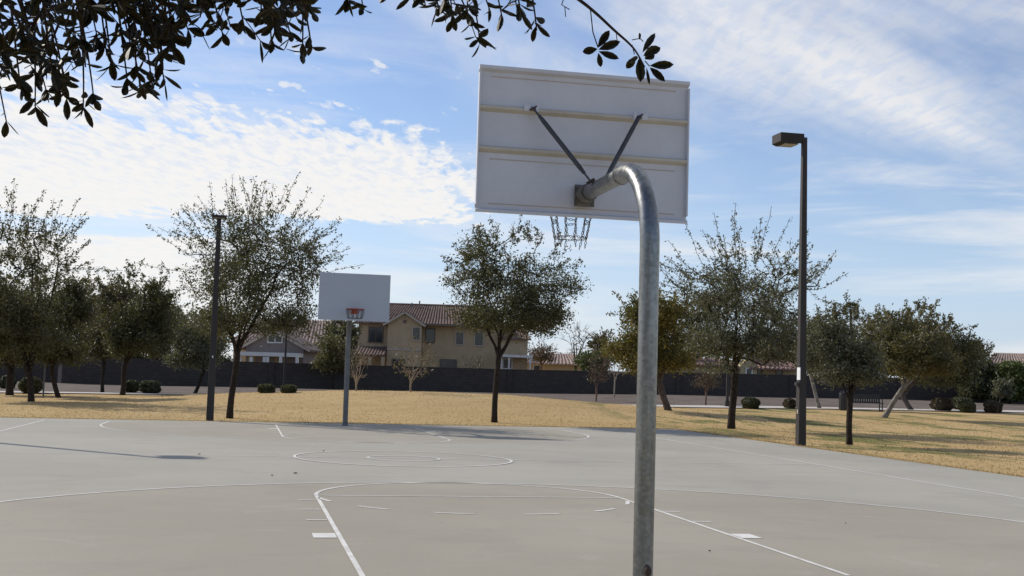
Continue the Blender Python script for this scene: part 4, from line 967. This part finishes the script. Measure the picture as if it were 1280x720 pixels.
    for i in range(90):
        u = rg.uniform(-120, 385); m_ = by(u); v = -50+(m_+50)*rg.random()**1.35
        d = rg.uniform(2.5, 3.7); twig(at(u, v, d), at(u+rg.uniform(-45, 45), v-rg.uniform(25, 60), d+rg.uniform(-.2, .2)), int(rg.integers(4, 8)), .049, 3)
    # the long thin branch hanging in front of the backboard
    d0 = 3.0; B = [at(640, -60, 3.05), at(716, -6, d0), at(742, 14, d0), at(768, 38, d0), at(786, 54, d0), at(796, 66, d0), at(806, 84, d0)]
    limb(B, [.006, .0048, .0042, .0036, .003, .0025, .002], 6)
    br.tube([nodes[-26], at(640, -60, 3.05)], [.012, .006], 6)
    br.tube([at(738, 12, d0), at(741, 40, d0), at(747, 58, d0)], .0016, 5); br.tube([at(770, 40, d0), at(772, 56, d0)], .0012, 5)
    br.tube([at(708, -12, d0), at(702, 6, d0), at(712, 12, d0)], .0014, 5); br.tube([at(706, 9, d0), at(707, 21, d0)], .0012, 5)
    Ud = lambda u0, v0, u1, v1, dd=0: (at(u1, v1, d0+dd)-at(u0, v0, d0))
    for u0, v0, u1, v1, wd in ((747, 60, 762, 38, .020), (748, 62, 775, 52, .022), (747, 61, 728, 65, .020), (748, 64, 774, 74, .018), (748, 66, 751, 84, .015), (746, 60, 755, 45, .017)):
        p = at(u0, v0, d0); ax = Ud(u0, v0, u1, v1, rg.uniform(-.02, .02)); leaf(p, ax, -FH+rg.normal(0, .35, 3), np.linalg.norm(ax), wd)
    for u0, v0, u1, v1, wd in ((803, 66, 819, 41, .018), (804, 70, 826, 58, .026), (812, 82, 841, 81, .022), (812, 84, 830, 100, .018), (799, 72, 798, 103, .030), (795, 70, 783, 86, .020), (806, 74, 816, 66, .026), (808, 84, 812, 106, .008), (800, 50, 799, 41, .010), (798, 72, 786, 76, .022)):
        p = at(u0, v0, d0); ax = Ud(u0, v0, u1, v1, rg.uniform(-.03, .03)); leaf(p, ax, -FH+rg.normal(0, .35, 3), np.linalg.norm(ax), wd)
    br.tube([at(790, 50, d0), at(800, 48, d0), at(804, 52, d0)], .0013, 5); br.tube([at(790, 56, d0), at(793, 68, d0)], .0013, 5); br.tube([at(806, 76, d0), at(812, 83, d0)], .0015, 5)
    for u, v in ((466.5, 88/4.56*1), (359, 77)): pass
    # upper crown, above and behind the camera
    for i in range(620):
        v = rg.normal(size=3); v /= np.linalg.norm(v); c = np.array([-3.4, -.6, 4.4])+v*np.array([3.0, 2.8, 1.7])*rg.random()**.4
        if c[2] < 2.5 or (c[1] > -.2 and c[2] < 1.42+.36*(c[1]+.2)+1.0): continue
        p = W(*c); dr = v+rg.normal(0, .4, 3); dr /= np.linalg.norm(dr); br.tube([p-dr*.35, p], [.005, .003], 4)
        for k in range(3): rosette(p+rg.normal(0, .08, 3), dr+rg.normal(0, .5, 3), 5, .06)
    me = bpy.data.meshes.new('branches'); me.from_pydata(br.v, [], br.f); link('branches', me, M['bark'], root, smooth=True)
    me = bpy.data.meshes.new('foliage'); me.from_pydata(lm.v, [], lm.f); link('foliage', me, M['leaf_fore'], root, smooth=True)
shade_tree()

# ---------------------------------------------------------------- sun, sky, clouds
SUN_EL = math.radians(35); sh = np.array([.69, -.724]); sh /= np.linalg.norm(sh)
sun = bpy.data.lights.new('sun', 'SUN'); sun.energy = 3.8; sun.angle = math.radians(.5); sun.color = (1, .93, .82)
so = bpy.data.objects.new('sun', sun); COL.objects.link(so)
dr = Vector((sh[0]*math.cos(SUN_EL), sh[1]*math.cos(SUN_EL), -math.sin(SUN_EL)))
so.rotation_euler = dr.to_track_quat('-Z', 'Y').to_euler(); so.location = (-30, 30, 40)
world = bpy.data.worlds.new('World'); S.world = world; world.use_nodes = True
t = NT(world); nt = world.node_tree
sky = t.node('ShaderNodeTexSky', sky_type='NISHITA'); sky.sun_disc = False; sky.sun_elevation = SUN_EL
sky.sun_rotation = math.atan2(-sh[0], -sh[1]) ; sky.air_density = 1.0; sky.dust_density = .6; sky.ozone_density = 1.6; sky.altitude = 350
tc = t.node('ShaderNodeTexCoord').outputs['Generated']
vr = t.mapping(tc, rot=(0, 0, YAW))         # turn so that +Y is the view azimuth
sx = t.node('ShaderNodeSeparateXYZ'); t.inp(sx.inputs[0], vr)
az = t.math('ARCTAN2', sx.outputs[0], sx.outputs[1]); el = t.math('ARCSINE', sx.outputs[2])
def cmb(x, y, z=0.0):
    n = t.node('ShaderNodeCombineXYZ'); t.inp(n.inputs[0], x); t.inp(n.inputs[1], y); t.inp(n.inputs[2], z); return n.outputs[0]
zc = t.math('MAXIMUM', sx.outputs[2], .03)
pl = cmb(t.math('DIVIDE', sx.outputs[0], zc), t.math('DIVIDE', sx.outputs[1], zc))
# warp
wq = t.noise(cmb(t.math('MULTIPLY', az, 6), t.math('MULTIPLY', el, 14)), 1.0, 4, .5)
elw = t.math('ADD', el, t.math('MULTIPLY', t.math('SUBTRACT', wq, .5), .05))
def band(x, a, b, c, d): return t.math('MULTIPLY', t.ramp(x, a, b), t.ramp(x, c, d, 1, 0))
# 1 altocumulus sheet at the left
cell = t.noise(t.mapping(pl, (11, 3.6, 1)), 1.0, 6, .58, .3)
cell2 = t.noise(t.mapping(pl, (2.6, 1.1, 1)), 1.0, 4, .6)
topl = t.math('ADD', .238, t.math('MULTIPLY', t.math('ADD', az, .4), -.09))
m1 = t.math('MULTIPLY', t.ramp(t.math('SUBTRACT', topl, elw), -.030, .030), t.ramp(elw, .112, .132))
m1 = t.math('MULTIPLY', m1, t.ramp(az, .03, -.12))
lowd = t.ramp(el, .20, .15)
den = t.math('ADD', t.math('MULTIPLY', cell, .9), t.math('MULTIPLY', cell2, .5))
den = t.math('ADD', den, t.math('MULTIPLY', lowd, .22))
c1 = t.math('MULTIPLY', t.ramp(t.math('ADD', den, t.math('MULTIPLY', m1, .42)), .96, 1.16), t.ramp(m1, 0, .35))
# 2 low bank beneath
m2 = t.math('MULTIPLY', band(elw, .02, .05, .100, .106), t.ramp(az, -.10, -.28))
c2 = t.math('MULTIPLY', m2, t.ramp(t.noise(cmb(t.math('MULTIPLY', az, 9), t.math('MULTIPLY', el, 60)), 1, 5, .55), .25, .50, .35, 1))
# 3 cirrus veil, sweeping down to the right
rotv = t.mapping(cmb(az, el), (1, 1, 1), (0, 0, .42))
ci = t.noise(t.mapping(rotv, (2.6, 8.5, 1)), 1.0, 6, .50, .4)
ci2 = t.noise(t.mapping(rotv, (9, 26, 1)), 1.0, 6, .62, .8)
cir = t.math('ADD', t.math('MULTIPLY', ci, .90), t.math('MULTIPLY', ci2, .10))
# diagonal mask: stronger above line from (860px,120) to (1280,240)
dg = t.math('SUBTRACT', el, t.math('SUBTRACT', .245, t.math('MULTIPLY', az, .22)))
m3 = t.math('MULTIPLY', t.ramp(dg, -.07, .05), t.ramp(az, -.02, .14, .55, 1))
c3 = t.math('MULTIPLY', t.ramp(t.math('ADD', cir, t.math('MULTIPLY', m3, .14)), .46, .76), t.math('ADD', t.math('MULTIPLY', m3, .62), .26))
# 4 scattered puffs and streaks over the rest of the dome
s4 = t.noise(cmb(t.math('MULTIPLY', az, 3), t.math('MULTIPLY', el, 26)), 1.0, 6, .6, .5)
c4 = t.math('MULTIPLY', t.ramp(s4, .42, .66), t.math('MULTIPLY', t.ramp(el, .38, .10), .62))
pf = t.ramp(t.noise(t.mapping(pl, (8, 3.4, 1)), 1.0, 4, .5), .62, .70)
c5 = t.math('MULTIPLY', pf, t.math('MULTIPLY', band(el, .17, .20, .25, .27), t.ramp(az, .0, -.1, 0, .7)))
cl = t.math('MAXIMUM', t.math('MAXIMUM', c1, c2), t.math('MAXIMUM', t.math('MAXIMUM', c3, c4), c5))
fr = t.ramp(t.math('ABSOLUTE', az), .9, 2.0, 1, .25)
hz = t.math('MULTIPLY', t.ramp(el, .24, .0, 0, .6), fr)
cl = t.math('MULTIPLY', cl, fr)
shade = t.ramp(t.noise(t.mapping(pl, (15, 4.6, 1)), 1.0, 6, .6, .3), t.ramp(el, .17, .13, .38, .10), .58)
ccol = t.mix(shade, (7.6, 7.9, 8.5), (9.0, 8.75, 8.4))
skc = t.mix(1, sky.outputs[0], (1.06, 1.09, 1.23), 'MULTIPLY')
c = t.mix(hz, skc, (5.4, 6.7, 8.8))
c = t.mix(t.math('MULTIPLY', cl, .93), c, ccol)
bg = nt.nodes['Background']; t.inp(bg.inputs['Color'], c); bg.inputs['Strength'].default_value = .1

# ---------------------------------------------------------------- camera and view
cam = bpy.data.cameras.new('camera'); co = bpy.data.objects.new('camera', cam); COL.objects.link(co); S.camera = co
cam.sensor_width = 36; cam.lens = FPX/1280*36; cam.clip_start = .05; cam.clip_end = 4000
Mx = Matrix(((R2[0], U2[0], -_F[0], CX), (R2[1], U2[1], -_F[1], CY), (R2[2], U2[2], -_F[2], CH), (0, 0, 0, 1))); co.matrix_world = Mx
S.view_settings.view_transform = 'Standard'; S.view_settings.look = 'None'; S.view_settings.exposure = 0.08; S.view_settings.gamma = 1
S.render.engine = 'CYCLES'; S.cycles.max_bounces = 6; S.cycles.transparent_max_bounces = 8
S.render.resolution_x = 1024; S.render.resolution_y = 576
